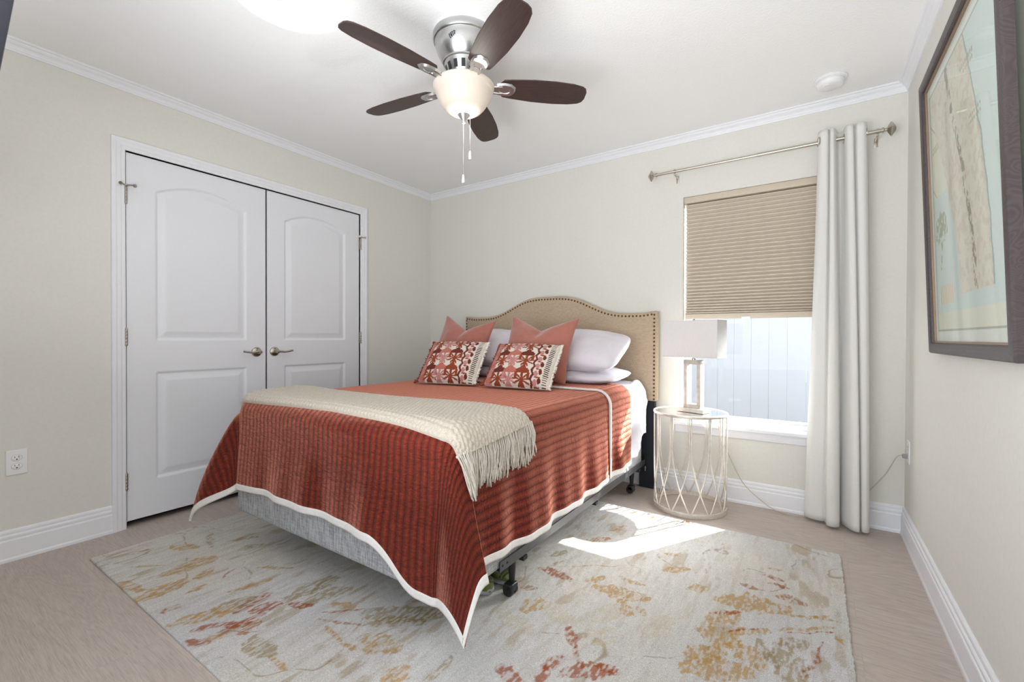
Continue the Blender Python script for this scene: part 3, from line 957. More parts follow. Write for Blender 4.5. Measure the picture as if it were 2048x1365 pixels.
# white binding along both sides and the foot
def binding_strip(pts_xy, width=0.026):
    """pts: list of (X, Y, inward dX, inward dY) along the hem"""
    P = np.array(pts_xy)
    k = np.linspace(-0.06, 1, 5)
    Xb = P[:, 0][:, None] + P[:, 2][:, None] * k * width
    Yb = P[:, 1][:, None] + P[:, 3][:, None] * k * width
    return Xb, Yb
hem = []
xa, xb, yb_ = QX0 + RR, QX1 - RR, QYF + RR
for y in np.linspace(QHEAD, yb_, 110): hem.append((xa - hem_side(y), y, 1, 0))
for q in np.linspace(0, 1, 60)[1:]:   hem.append((xa - hem_side(yb_), yb_ - q * hem_foot(xa), 1, 0 if q < 0.97 else 1))
for q in np.linspace(1, 0, 60):       hem.append((xa - q * hem_side(yb_), yb_ - hem_foot(xa), 0 if q < 0.97 else 1, 1))
for x in np.linspace(xa, xb, 110)[1:]: hem.append((x, yb_ - hem_foot(x), 0, 1))
for q in np.linspace(0, 1, 60)[1:]:   hem.append((xb + q * hem_side(yb_), yb_ - hem_foot(xb), 0 if q < 0.97 else -1, 1))
for q in np.linspace(1, 0, 60):       hem.append((xb + hem_side(yb_), yb_ - q * hem_foot(xb), -1, 0 if q < 0.97 else 1))
for y in np.linspace(yb_, QHEAD, 110)[1:]: hem.append((xb + hem_side(y), y, -1, 0))
Xb, Yb = binding_strip(hem)
def both_sides(name, Xb, Yb, parent, off, thick=0.013):
    V = surf(Xb, Yb, off)
    V2 = surf(Xb, Yb, off - thick)
    n, k = Xb.shape
    F1 = grid_faces(n, k)
    F2 = F1[:, ::-1] + n * k
    j = np.arange(n - 1)
    e1 = np.stack([j * k, j * k + n * k, (j + 1) * k + n * k, (j + 1) * k], -1)
    e2 = np.stack([(j + 1) * k + k - 1, (j + 1) * k + k - 1 + n * k, j * k + k - 1 + n * k, j * k + k - 1], -1)
    return raw(name, np.vstack([V.reshape(-1, 3), V2.reshape(-1, 3)]), np.vstack([F1, F2, e1, e2]), BINDING, parent, True)
both_sides('binding', Xb, Yb, quilt, 0.013)
# head end folded back over itself
Yf = np.linspace(-0.775, QHEAD - 0.004, 26)
def side_fold(y): return hem_side(y) - 0.004
fx = np.r_[np.linspace(-1, 0, 60), np.zeros(108), np.linspace(0, 1, 60)]
fxx = np.r_[np.full(60, xa), np.linspace(xa, xb, 110)[1:-1], np.full(60, xb)]
FXX, FYY = np.meshgrid(fxx, Yf, indexing='ij')
QQ = np.meshgrid(fx, Yf, indexing='ij')[0]
XF = FXX + QQ * side_fold(FYY)
YFd = FYY + 0.02 * np.sin(FXX * 3.0) * (FYY < -0.6) 
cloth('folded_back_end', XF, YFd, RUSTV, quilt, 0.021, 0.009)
Yl = -0.775 + 0.02 * np.sin(fxx * 3.0)
Xl = fxx + fx * side_fold(-0.775)
strip = np.stack([Xl, Yl, np.zeros_like(Xl), np.ones_like(Xl)], -1)
Xb2, Yb2 = binding_strip(strip, 0.013)
both_sides('binding', Xb2, Yb2, quilt, 0.025, 0.012)
lowr = np.array([(xb + side_fold(y), y, -1, 0) for y in np.linspace(-0.775, QHEAD - 0.004, 30)])
Xb3, Yb3 = binding_strip(lowr)
both_sides('binding', Xb3, Yb3, quilt, 0.0245, 0.012)

# sheet at the head, hanging down the right side
Ys = np.linspace(-0.50, -0.135, 46)
fx = np.r_[np.linspace(-1, 0, 50), np.zeros(88), np.linspace(0, 1, 70)]
fxx = np.r_[np.full(50, xa), np.linspace(xa, xb, 90)[1:-1], np.full(70, xb)]
FXX, FYY = np.meshgrid(fxx, Ys, indexing='ij')
QQ = np.meshgrid(fx, Ys, indexing='ij')[0]
A = 0.36 + 0.13 * smooth01((-0.20 - FYY) / 0.14)
XS = FXX + QQ * A
cr = fbm(XS * 7 + FYY * 3, FYY * 9 - XS * 4, 91, 4) - 0.5
amp = 0.004 + 0.030 * smooth01(np.abs(QQ) / 0.2) * smooth01((FYY + 0.42) / 0.1)
ex = np.zeros(XS.shape + (3,))
ex[..., 0] = np.sign(QQ) * np.maximum(cr * amp * 1.5, -0.004) + np.sign(QQ) * 0.02 * smooth01(np.abs(QQ) * 3) * smooth01((FYY + 0.36) / 0.12)
ex[..., 2] = np.maximum(cr * 0.02, -0.004) * (np.abs(QQ) < 0.3) + 0.040 * np.exp(-((FYY + 0.17) / 0.06) ** 2) * np.exp(-((np.abs(QQ) - 0.10) / 0.10) ** 2)
o = cloth('bed_sheet', XS, FYY, SHEET, None, 0.004, 0.0015, waves=0.3, loc=(BXM, -0.3, 0.4), extra=ex)
tag(o, 'pale lilac satin sheet hanging loose beside the headboard', 'sheet')

# ------------------------------------------------------------------ throw
def m_knit():
    k = NT('cream_woven_wool')
    nz = k.noise(k.coords('Object'), 260, 3, 0.6)
    k.l(k.ramp(nz, [(0.3, lin(174, 163, 149)), (0.7, lin(206, 196, 182))]), k.b.inputs['Base Color'])
    k.b.inputs['Roughness'].default_value = 0.95
    k.b.inputs['Sheen Weight'].default_value = 0.2
    k.bump(nz, 0.4, 0.003)
    return k.m
KNIT = m_knit()
thr = thing('throw_blanket', 'cream woven throw with fringe laid across the foot of the bed', 'throw', (1.4, -1.85, ZT + 0.02))
nu, nv = 430, 120
uu = np.linspace(0, 1, nu)
vv = np.linspace(0, 1, nv)
XL_, XR_ = QX0 + RR - 0.13, QX1 - RR + 0.075
U, Vv = np.meshgrid(uu, vv, indexing='ij')
xline = XL_ + (XR_ - XL_) * uu
near = np.interp(xline, [0.55, 0.75, 1.1, 1.4, 1.8, 2.05, 2.15], [-2.04, -2.045, -2.03, -2.02, -2.03, -2.06, -2.10])
far = np.interp(xline, [0.55, 0.65, 1.04, 1.6, 1.87, 2.05, 2.15], [-1.74, -1.74, -1.70, -1.655, -1.575, -1.60, -1.60])
ker = np.ones(25) / 25
near = np.convolve(np.pad(near, 12, 'edge'), ker, 'valid')
far = np.convolve(np.pad(far, 12, 'edge'), ker, 'valid')
TX = XL_ + (XR_ - XL_) * U + 0.03 * U ** 6 * (1 - Vv)
TY = near[:, None] + (far - near)[:, None] * Vv
e = 1 - np.abs(2 * Vv - 1) ** 7
body = 0.026 * np.sqrt(np.maximum(e, 0)) * (1 - 0.45 * U ** 8)
ps = 0.0175
row = np.floor((TY - near[:, None]) / ps)
kn = np.abs(np.sin(np.pi * (TY - near[:, None]) / ps)) ** 0.6 * np.abs(np.sin(np.pi * (TX / (ps * 1.25) + 0.5 * (row % 2)))) ** 0.5
hump = 0.014 * np.exp(-((TX - 0.80) / 0.22) ** 2) * Vv
OFF = 0.010 + body + 0.0065 * kn * (e > 0.02) + hump
V = surf(TX, TY, OFF)
o = raw('woven_cloth', V.reshape(-1, 3), grid_faces(nu, nv), KNIT, thr, True)
if o.data.polygons[len(o.data.polygons) // 2].normal.z < 0: o.data.flip_normals()
FRINGE = plain('cream_wool_yarn', lin(198, 190, 178), 0.95, var=0.1, nscale=120, bump=0.3)
for q in range(46):
    v = 0.015 + 0.97 * q / 45
    j = v * (nv - 1)
    j0 = int(j)
    sx_, sy_ = TX[-1, j0], TY[-1, j0]
    mb = MB()
    Lq = 0.128 + 0.018 * (1 - v) + RNG.uniform(-0.014, 0.016)
    drift = RNG.normal(0, 0.010) - 0.012 * (1 - v)
    for s_ in range(5):
        d2, o0, ph = RNG.normal(0, 0.008), RNG.uniform(0.013, 0.026), RNG.uniform(0, 6.28)
        l2 = Lq * RNG.uniform(0.86, 1.05)
        pts = []
        for t in np.linspace(0, 1, 9):
            xx = sx_ - 0.006 + l2 * t
            yy = sy_ + (drift + d2) * t ** 1.3 + 0.0035 * math.sin(ph + 7 * t) * t
            oo = o0 + 0.008 * math.sin(ph + 5 * t) * t + (0.006 if t > 0.15 else 0)
            pts.append(surf(xx, yy, oo))
        mb.tube(pts, [0.0034, 0.0030, 0.0028, 0.0028, 0.0028, 0.0028, 0.0028, 0.0030, 0.0022], 5)
    p0 = surf(sx_ - 0.004, sy_, 0.017)
    mb.lathe([(0, -0.006), (0.006, -0.003), (0.007, 0), (0.006, 0.004), (0, 0.006)], p0, 8)
    mb.build('tassel', FRINGE, thr, True)

# ------------------------------------------------------------------ pillows and cushions
def frame_dirs(yaw, lean, roll=0.0):
    """right, up, front of a cushion leaning back by lean"""
    r = Vector((math.cos(yaw), math.sin(yaw), 0))
    back = Vector((-math.sin(yaw), math.cos(yaw), 0))
    u = back * math.sin(lean) + Vector((0, 0, 1)) * math.cos(lean)
    n = r.cross(u)
    r2 = r * math.cos(roll) - u * math.sin(roll)
    u2 = u * math.cos(roll) + r * math.sin(roll)
    return np.array(r2), np.array(u2), np.array(n)

def pillow_mesh(w, h, t, dirs, bottom, pin=0.06, chop=0.0, seed=0, wr=0.008, n=64, pw=2.2, ex=0.55, floor_z=None, soft=0.0):
    """bottom: world place of the middle of the lower edge"""
    r, u, nn = dirs
    a = np.linspace(-1, 1, n)
    A, B = np.meshgrid(a, a, indexing='ij')
    px = w / 2 * A * (1 - pin * (1 - B ** 2) * np.abs(A) ** 2)
    py = h / 2 * B * (1 - pin * (1 - A ** 2) * np.abs(B) ** 2)
    px, py = px * np.sqrt(1 - soft * B ** 4), py * np.sqrt(1 - soft * A ** 4)
    tk = t / 2 * np.maximum((1 - np.abs(A) ** pw) * (1 - np.abs(B) ** pw), 0) ** ex
    dip = chop * np.exp(-(A / 0.42) ** 2) * smooth01((B + 0.35) / 1.35) ** 1.5
    if chop:
        dip = chop * np.maximum(1 - np.abs(A) / 0.95, 0) ** 1.15 * smooth01((B + 0.4) / 1.4) ** 1.6
        tk = tk * (1 - 0.30 * np.exp(-(A / 0.16) ** 2) * smooth01((B - 0.0) / 0.8)) * (1 + 0.25 * np.exp(-((np.abs(A) - 0.42) / 0.25) ** 2) * smooth01(B))
    py = py - dip
    nz1 = (fbm(A * 3.0 + seed, B * 3.0, 101 + seed, 4) - 0.5) * wr * np.minimum(1, tk / (t * 0.2))
    base = np.array(bottom) + np.array(u) * (h / 2)
    def side(sg, wn):
        P = base + px[..., None] * r + py[..., None] * u + (sg * (tk + wn))[..., None] * nn
        return P.reshape(-1, 3)
    Vf, Vb = side(1, nz1), side(-1, nz1 * 0.6)
    if floor_z is not None:
        for Vx in (Vf, Vb):
            low = Vx[:, 2] < floor_z
            Vx[low, 2] = floor_z + (Vx[low, 2] - floor_z) * 0.06
    Fg = grid_faces(n, n)
    Vall = np.vstack([Vf, Vb])
    Fall = np.vstack([Fg, Fg[:, ::-1] + n * n])
    edge = [(i, 0) for i in range(n)] + [(n - 1, j) for j in range(1, n)] + [(i, n - 1) for i in range(n - 2, -1, -1)] + [(0, j) for j in range(n - 2, 0, -1)]
    idx = np.array([i * n + j for i, j in edge])
    m = len(idx)
    k = np.arange(m)
    # lower front rim meets rear rim: same places, so a thin welt closes it
    Fall = np.vstack([Fall, np.stack([idx[(k + 1) % m], idx, idx + n * n, idx[(k + 1) % m] + n * n], -1)])
    uv = np.stack([A, B], -1).reshape(-1, 2) * 0.5 + 0.5
    return Vall, Fall, np.vstack([uv, uv]), A, B, n

def weld(o):
    bm = bmesh.new(); bm.from_mesh(o.data)
    bmesh.ops.remove_doubles(bm, verts=bm.verts, dist=1e-5)
    bmesh.ops.recalc_face_normals(bm, faces=bm.faces)
    bm.to_mesh(o.data); bm.free()
    o.data.polygons.foreach_set('use_smooth', np.ones(len(o.data.polygons), dtype=bool))

PILLOWC = m_satin('pale_lilac_pillowcase', lin(226, 220, 227), 0.5, 0.22)
TOPZ = ZT + 0.012 + 0.010
SHZ = ZT + 0.020
R_d = math.radians
G_P = 'pillows against the headboard'
# flat pillows underneath, propped pillows above
for (nm, w, h, t, yaw, lean, roll, bot, sd, lab, fz) in (
    ('bed_pillow', 0.70, 0.44, 0.105, 0.0, R_d(86), 0.0, (1.725, -0.585, SHZ + 0.044), 3, 'lower lilac pillow lying flat at the right under a propped pillow', SHZ),
    ('bed_pillow', 0.68, 0.42, 0.105, 0.0, R_d(86), 0.0, (1.010, -0.550, SHZ + 0.044), 5, 'lower lilac pillow lying flat at the left behind the cushions', SHZ),
    ('bed_pillow', 0.66, 0.43, 0.18, R_d(2), R_d(60), R_d(5), (1.735, -0.560, SHZ + 0.120), 8, 'upper white pillow propped on the right against the headboard', None),
    ('bed_pillow', 0.64, 0.43, 0.17, R_d(-1), R_d(58), R_d(4), (1.000, -0.530, SHZ + 0.120), 12, 'upper white pillow propped on the left against the headboard', None)):
    V, Fc, uv, A, B, n = pillow_mesh(w, h, t, frame_dirs(yaw, lean, roll), bot, 0.02, 0, sd, 0.022, 56, 2.4, 0.5, floor_z=fz, soft=0.22)
    o = raw(nm, V, Fc, PILLOWC, None, True, uv, bot)
    weld(o)
    tag(o, lab, 'pillow', G_P)

TERRA = plain('terracotta_velvet', lin(172, 106, 92), 0.85, var=0.06, nscale=25, sheen=0.5, bump=0.1, bdist=0.004)
for (w, h, t, yaw, lean, roll, bot, sd, lab) in (
    (0.50, 0.46, 0.17, R_d(0), R_d(20), R_d(6), (0.865, -0.665, TOPZ + 0.022), 21, 'plain terracotta square cushion at the left with dented top'),
    (0.50, 0.45, 0.17, R_d(4), R_d(22), R_d(3), (1.560, -0.700, TOPZ + 0.026), 27, 'plain terracotta square cushion at the right with dented top')):
    V, Fc, uv, A, B, n = pillow_mesh(w, h, t, frame_dirs(yaw, lean, roll), bot, 0.085, 0.085, sd, 0.008, 64, 2.0, 0.62)
    o = raw('square_cushion', V, Fc, TERRA, None, True, uv, bot)
    weld(o)
    tag(o, lab, 'cushion', 'plain terracotta cushions')

# tufted, fringed lumbar cushions
def paint_lumbar(A, B):
    x, y = (A + 1) / 2, (B + 1) / 2                  # 0..1 across, 0..1 up
    white, pink = np.array(lin(226, 216, 204)[:3]), np.array(lin(196, 134, 130)[:3])
    rust, deep, coral, dark = np.array(lin(146, 64, 36)[:3]), np.array(lin(110, 42, 30)[:3]), np.array(lin(190, 112, 96)[:3]), np.array(lin(70, 44, 40)[:3])
    C = np.ones(A.shape + (3,)) * white
    jit = (fbm(x * 60, y * 44, 7, 2) - 0.5)
    xx, yy = x + 0.016 * jit, y + 0.02 * (fbm(x * 50, y * 40, 17, 2) - 0.5)
    def put(mask, col):
        C[mask] = (col * (0.85 + 0.3 * vnoise(x * 90, y * 70, 5))[..., None])[mask]
    def motif(xc, y0, hgt, wid, c_flower, c_bud):
        # fan-leaved flower below, bud above
        dx, dy = (xx - xc) / wid, (yy - y0) / hgt
        ang, rr = np.arctan2(dx * 0.5, dy - 0.30), np.hypot(dx * 0.5, (dy - 0.30))
        star = rr < 0.36 * (0.62 + 0.38 * np.cos(ang * 9))
        put(star, c_flower)
        put((np.abs(dx) < 0.09) & (np.abs(dy - 0.36) < 0.40), c_flower)
        put(((dx / 0.5) ** 2 + ((dy - 0.72) / 0.17) ** 2 < 1) & (dy > 0.60), c_bud)
        put(((dx / 0.20) ** 2 + ((dy - 0.90) / 0.10) ** 2) < 1, c_bud)
        put((np.abs(np.abs(dx) - 0.46) < 0.10) & (np.abs(dy - 0.50) < 0.15), c_flower)
    put((xx > 0.015) & (xx < 0.14), pink)
    put((xx > 0.03) & (xx < 0.13) & (np.sin(yy * 22) > 0.55), coral)
    for xc, cf, cb in ((0.230, rust, deep), (0.405, pink, coral), (0.60, rust, rust)):
        for q in range(3):
            motif(xc, -0.02 + q * 0.37, 0.37, 0.205, cf, deep if (cb is deep or (q == 1 and cf is rust)) else cb)
    put(np.abs(xx - 0.745 - 0.012 * np.sin(y * 40)) < 0.017, deep)
    for q in range(7):
        yc = 0.06 + q * 0.155
        put(((xx - 0.800) / 0.030) ** 2 + ((yy - yc) / 0.055) ** 2 < 1, pink)
        put(((xx - 0.856) / 0.026) ** 2 + ((yy - yc - 0.04) / 0.050) ** 2 < 1, deep)
        put(((xx - 0.825) / 0.045) ** 2 + ((yy - yc + 0.06) / 0.014) ** 2 < 1, rust)
    put((xx > 0.900) & (xx < 0.962) & (np.sin(y * 2 * np.pi * 25) > 0.2), dark)
    return C
k_ = NT('tufted_lumbar_weave')
at = k_.n('ShaderNodeAttribute', attribute_name='Col')
nz = k_.noise(k_.coords('Object'), 240, 3, 0.6)
k_.l(at.outputs['Color'], k_.b.inputs['Base Color'])
k_.b.inputs['Roughness'].default_value = 0.95
k_.bump(nz, 0.8, 0.005)
LUMBAR = k_.m
RUSTY = plain('rust_yarn', lin(140, 66, 44), 0.95, var=0.2, nscale=80)
WHITEY = plain('off_white_yarn', lin(230, 224, 214), 0.95, var=0.08, nscale=80)
for (w, h, t, yaw, lean, roll, bot, sd, lab) in (
    (0.405, 0.335, 0.14, R_d(13), R_d(40), R_d(0), (1.152, -1.050, TOPZ + 0.014), 33, 'left patterned lumbar cushion with rust and pink tufted flowers'),
    (0.415, 0.330, 0.14, R_d(9), R_d(42), R_d(1), (1.640, -0.992, TOPZ + 0.014), 37, 'right patterned lumbar cushion with rust and pink tufted flowers')):
    root = thing('lumbar_cushion', lab, 'cushion', bot, 'patterned lumbar cushions')
    dirs = frame_dirs(yaw, lean, roll)
    V, Fc, uv, A, B, n = pillow_mesh(w, h, t, dirs, bot, 0.02, 0.0, sd, 0.006, 150, 2.4, 0.5)
    o = raw('cover', V, Fc, LUMBAR, root, True, uv)
    Cf = paint_lumbar(A, B).reshape(-1, 3)
    Cb = np.ones_like(Cf) * np.array(lin(222, 212, 198)[:3])
    colour_attr(o, np.vstack([Cf, Cb]))
    r, u, nn = dirs
    base = np.array(bot) + u * (h / 2)
    for nm, sg, mt in (('rust_fringe', -1, RUSTY), ('white_fringe', 1, WHITEY)):
        mb = MB()
        for q in range(40):
            v = -1 + 2 * (q + 0.5) / 40
            p = base + r * sg * w / 2 * (0.985 - 0.02 * (1 - v * v)) + u * v * h / 2
            L_ = RNG.uniform(0.010, 0.018)
            for s_ in range(2):
                d = r * sg * L_ + u * RNG.normal(0, 0.004) + nn * RNG.normal(0.003, 0.005)
                mb.tube([p - r * sg * 0.005 + nn * 0.002, p + d * 0.5 + nn * 0.003, p + d], [0.0045, 0.0042, 0.003], 5)
        o = mb.build(nm, mt, root, True)
        o['kind'] = 'stuff'
        o['label'] = nm.replace('_', ' ') + ' along the side edge'
    mb = MB()
    p = base - r * w / 2 - u * h / 2
    for q in range(26):
        d = -r * RNG.uniform(0.004, 0.026) + u * RNG.normal(0, 0.009) + nn * RNG.uniform(0, 0.014)
        d[2] = max(d[2], TOPZ - p[2] + 0.004)
        mb.tube([p, p + d * 0.5 + np.array([0, 0, 0.006]), p + d], [0.003, 0.0028, 0.002], 5)
    mb.build('corner_tassel', RUSTY, root, True)

# ------------------------------------------------------------------ side table
SILVER = plain('champagne_silver_leaf', lin(226, 221, 211), 0.38, 0.5, var=0.08, nscale=50, bump=0.05)
MIRROR = plain('mirror_top', (0.86, 0.88, 0.88, 1), 0.015, 1.0, var=0.0)
TCX, TCY, TR, TZ = 2.441, -0.250, 0.212, 0.587
tb = thing('side_table', 'round silver wire side table with mirrored top under the window', 'side table', (TCX, TCY, 0))
MB().lathe([(TR - 0.006, 0.0), (TR, 0.0), (TR, 0.026), (TR - 0.006, 0.026), (TR - 0.006, 0.0)], (TCX, TCY, 0.002), 72).build('base_ring', SILVER, tb, auto=40)
MB().lathe([(TR - 0.008, TZ - 0.012), (TR - 0.001, TZ - 0.013), (TR + 0.003, TZ - 0.006), (TR + 0.002, TZ + 0.001), (TR - 0.003, TZ + 0.003), (TR - 0.008, TZ)], (TCX, TCY, 0), 72).build('top_rim', SILVER, tb, True)
MB().lathe([(0, TZ - 0.006), (TR - 0.006, TZ - 0.006), (TR - 0.006, TZ - 0.001), (0, TZ - 0.001)], (TCX, TCY, 0), 72).build('mirror_top', MIRROR, tb, auto=40)
for k in range(12):
    for sg in (-1, 1):
        phi = math.radians(-90 + 13.5 + 30 * k)
        pts = []
        for z in np.r_[[TZ - 0.008], np.linspace(0.40, 0.022, 22)]:
            f_ = max(0.0, (0.385 - z) / (0.385 - 0.022))
            ang = phi + sg * (0.024 + (math.radians(30) - 0.048) * f_ ** 1.75)
            pts.append((TCX + (TR - 0.005) * math.cos(ang), TCY + (TR - 0.005) * math.sin(ang), z))
        MB().tube(pts, 0.0040, 8).build('wire', SILVER, tb, True)

# ------------------------------------------------------------------ table lamp
LX, LY, LROT = 2.462, -0.252, math.radians(-16)
LZ = TZ + 0.001
ROT = Matrix.Rotation(LROT, 3, 'Z')
lp = thing('table_lamp', 'table lamp with rectangular white shade and open silver frame base', 'lamp', (LX, LY, LZ))
def lbox(mb, w, d, z0, z1, cx=0.0, cy=0.0, bev=0.002):
    mb.box((LX + cx - w / 2, LY + cy - d / 2, z0), (LX + cx + w / 2, LY + cy + d / 2, z1), bev, 2, ROT, (LX, LY, z0))
    return mb
SILV2 = plain('silver_leaf_lamp', lin(222, 217, 206), 0.4, 0.5, var=0.14, nscale=30, bump=0.06)
lbox(MB(), 0.172, 0.098, LZ, LZ + 0.024, bev=0.003).build('base', SILV2, lp, auto=40)
st = MB()
for cx in (-0.043, 0.043): lbox(st, 0.024, 0.046, LZ + 0.024, 0.905, cx)
lbox(st, 0.11, 0.046, LZ + 0.024, LZ + 0.048); lbox(st, 0.11, 0.046, 0.878, 0.905)
st.build('open_frame', SILV2, lp, auto=40)
MB().lathe([(0, 0.905), (0.011, 0.905), (0.011, 0.912), (0.006, 0.914), (0.006, 0.955), (0.016, 0.957), (0.016, 1.0), (0, 1.0)], (LX, LY, 0), 20).build('socket', NICKEL, lp, auto=40)
BULB = NT('lit_bulb')
BULB.b.inputs['Emission Color'].default_value = (1, 0.85, 0.66, 1)
BULB.b.inputs['Emission Strength'].default_value = 2.0
BULB = BULB.m
MB().lathe([(0, 1.000), (0.012, 1.002), (0.018, 1.02), (0.028, 1.045), (0.029, 1.06), (0.02, 1.08), (0, 1.087)], (LX, LY, 0), 24).build('bulb', BULB, lp, True)
k_ = NT('white_lampshade_fabric')
n1 = k_.noise(k_.coords('Object', (1, 1, 0.1)), 500, 2)
k_.l(k_.ramp(n1, [(0.3, lin(234, 232, 232)), (0.7, lin(243, 241, 241))]), k_.b.inputs['Base Color'])
k_.b.inputs['Roughness'].default_value = 0.9
tl_, mx_ = k_.n('ShaderNodeBsdfTranslucent'), k_.n('ShaderNodeMixShader')
tl_.inputs[0].default_value = lin(235, 228, 218)
mx_.inputs[0].default_value = 0.22
k_.l(k_.b.outputs[0], mx_.inputs[1]); k_.l(tl_.outputs[0], mx_.inputs[2])
k_.l(mx_.outputs[0], k_.t.nodes['Material Output'].inputs[0])
SHADE = k_.m
SW, SD, SZ0, SZ1 = 0.342, 0.120, 0.921, 1.146
sh = MB()
for sg in (-1, 1):
    lbox(sh, SW, 0.002, SZ0, SZ1, 0, sg * SD / 2, 0)
    lbox(sh, 0.002, SD, SZ0, SZ1, sg * SW / 2, 0, 0)
shade = sh.build('lamp_shade', SHADE, lp)
for z in (SZ0, SZ1 - 0.005):
    rm = MB()
    for sg in (-1, 1):
        lbox(rm, SW + 0.003, 0.004, z, z + 0.005, 0, sg * SD / 2, 0.001)
        lbox(rm, 0.004, SD + 0.003, z, z + 0.005, sg * SW / 2, 0, 0.001)
    rm.build('shade_trim', SHADE, shade)
hp = MB()
lbox(hp, SW, 0.003, SZ1 - 0.02, SZ1 - 0.017)
hp.tube([(LX, LY, 1.0), (LX, LY, SZ1 + 0.004)], 0.002, 8)
hp.lathe([(0, 0), (0.006, 0.001), (0.007, 0.008), (0.003, 0.014), (0, 0.016)], (LX, LY, SZ1 - 0.004), 14)
hp.build('finial', NICKEL, shade, auto=40)
lamp('lamp_bulb_light', 'POINT', (LX, LY, 1.045), None, 0.5, (1.0, 0.84, 0.66), shadow_soft_size=0.03)
CORD = plain('clear_cord', lin(200, 192, 172), 0.4)
cp = spline([(LX + 0.03, LY + 0.055, LZ + 0.010), (2.555, -0.10, 0.560), (2.578, -0.034, 0.446), (2.628, -0.030, 0.300), (2.709, -0.030, 0.140), (2.805, -0.034, 0.052),
             (2.885, -0.042, 0.008), (2.975, -0.070, 0.006), (3.05, -0.050, 0.006), (3.20, -0.030, 0.010), (3.255, -0.024, 0.10), (3.321, -0.022, 0.192), (3.394, -0.03, 0.307),
             (3.415, -0.05, 0.360), (3.434, -0.085, 0.418), (3.450, -0.11, 0.437), (3.466, -0.125, 0.436)], 140)
MB().tube(cp, 0.0024, 6).build('cord', CORD, lp, True)
MB().box((3.452, -0.135, 0.426), (3.4735, -0.113, 0.447), 0.004, 2).build('plug', plain('grey_plug', lin(150, 148, 146), 0.5), lp, auto=40)

# ------------------------------------------------------------------ window shade
def m_shade():
    k = NT('taupe_cellular_fabric')
    nz = k.noise(k.coords('Object'), 300, 2)
    k.l(k.ramp(nz, [(0.3, lin(219, 208, 193)), (0.7, lin(226, 216, 202))]), k.b.inputs['Base Color'])
    k.b.inputs['Roughness'].default_value = 0.9
    tl, mx = k.n('ShaderNodeBsdfTranslucent'), k.n('ShaderNodeMixShader')
    tl.inputs[0].default_value = lin(205, 186, 156)
    mx.inputs[0].default_value = 0.03
    k.l(k.b.outputs[0], mx.inputs[1]); k.l(tl.outputs[0], mx.inputs[2])
    k.l(mx.outputs[0], k.t.nodes['Material Output'].inputs[0])
    return k.m
TAUPE = m_shade()
TAUPER = plain('taupe_rail', lin(206, 192, 174), 0.5, var=0.01)
SX0, SX1 = WX0 + 0.014, WX1 - 0.012
cs = thing('cellular_shade', 'taupe pleated cellular shade drawn halfway down the window', 'window shade', ((SX0 + SX1) / 2, 0.045, 1.166))
MB().box((WX0 + 0.002, 0.006, 1.943), (WX1 - 0.002, 0.060, WZ1 - 0.001), 0.003).build('head_rail', TAUPER, cs, auto=40)
MB().box((SX0 - 0.003, 0.022, 1.166), (SX1 + 0.003, 0.058, 1.200), 0.003).build('bottom_rail', TAUPER, cs, auto=40)
MB().box((2.690, 0.014, 1.160), (2.740, 0.023, 1.176), 0.002).build('pull_tab', VINYL, cs)
zs, z = [1.943], 1.943
NP = 32
step = np.interp(np.arange(NP), [0, 20, 31], [0.0262, 0.0250, 0.0165])
step = step * (1.943 - 1.199) / step.sum()
for s_ in step: zs.append(zs[-1] - s_)
prof = []
for q in range(NP):
    prof += [(0.046, zs[q]), (0.0195, (zs[q] + zs[q + 1]) / 2 + step[q] * 0.10), (0.0195, (zs[q] + zs[q + 1]) / 2 - step[q] * 0.02)]
prof.append((0.046, zs[-1]))
prof = np.array(prof)
bk_ = prof[::-1].copy()
bk_[:, 0] = 0.094 - bk_[:, 0]
pp = np.vstack([prof, bk_])
xs = np.array([SX0, SX1])
V = np.array([(x, p[0], p[1]) for x in xs for p in pp])
nP = len(pp)
Fc = [(i, i + 1, nP + i + 1, nP + i) for i in range(nP - 1)]
MB().add(V, Fc).build('pleated_fabric', TAUPE, cs)

# ------------------------------------------------------------------ curtain rod and curtain
RY, RZ = -0.088, 2.140
rod = thing('curtain_rod', 'thin nickel curtain rod with square finials over the window', 'curtain rod', (2.78, RY, RZ))
MB().tube([(2.185, RY, RZ), (2.80, RY, RZ)], 0.0085, 16).tube([(2.78, RY, RZ), (3.365, RY, RZ)], 0.0105, 16).build('rod', NICKEL, rod, auto=40)
for sg, x in ((-1, 2.185), (1, 3.362)):
    fm = MB()
    fm.lathe([(0.0, 0), (0.014, 0), (0.014, 0.006), (0.009, 0.010), (0.009, 0.020), (0.013, 0.024)], (x, RY, RZ), 20, (sg, 0, 0))
    fm.lathe([(0, 0.0), (0.014, 0.0), (0.038, 0.013), (0.038, 0.018), (0.012, 0.034), (0, 0.036)], (x + sg * 0.022, RY, RZ), 4, (sg, 0, 0))
    fm.build('finial', NICKEL, rod, auto=30)
for x in (2.300, 3.345):
    b = MB()
    b.box((x - 0.009, -0.003, RZ - 0.055), (x + 0.009, 0.0, RZ - 0.005), 0.001)
    b.box((x - 0.005, RY - 0.002, RZ - 0.022), (x + 0.005, -0.002, RZ - 0.016), 0.001)
    b.lathe([(0.0115, -0.006), (0.0125, -0.006), (0.0125, 0.006), (0.0115, 0.006), (0.0115, -0.006)], (x, RY, RZ), 20, (1, 0, 0))
    b.build('bracket', NICKEL, rod, auto=40)

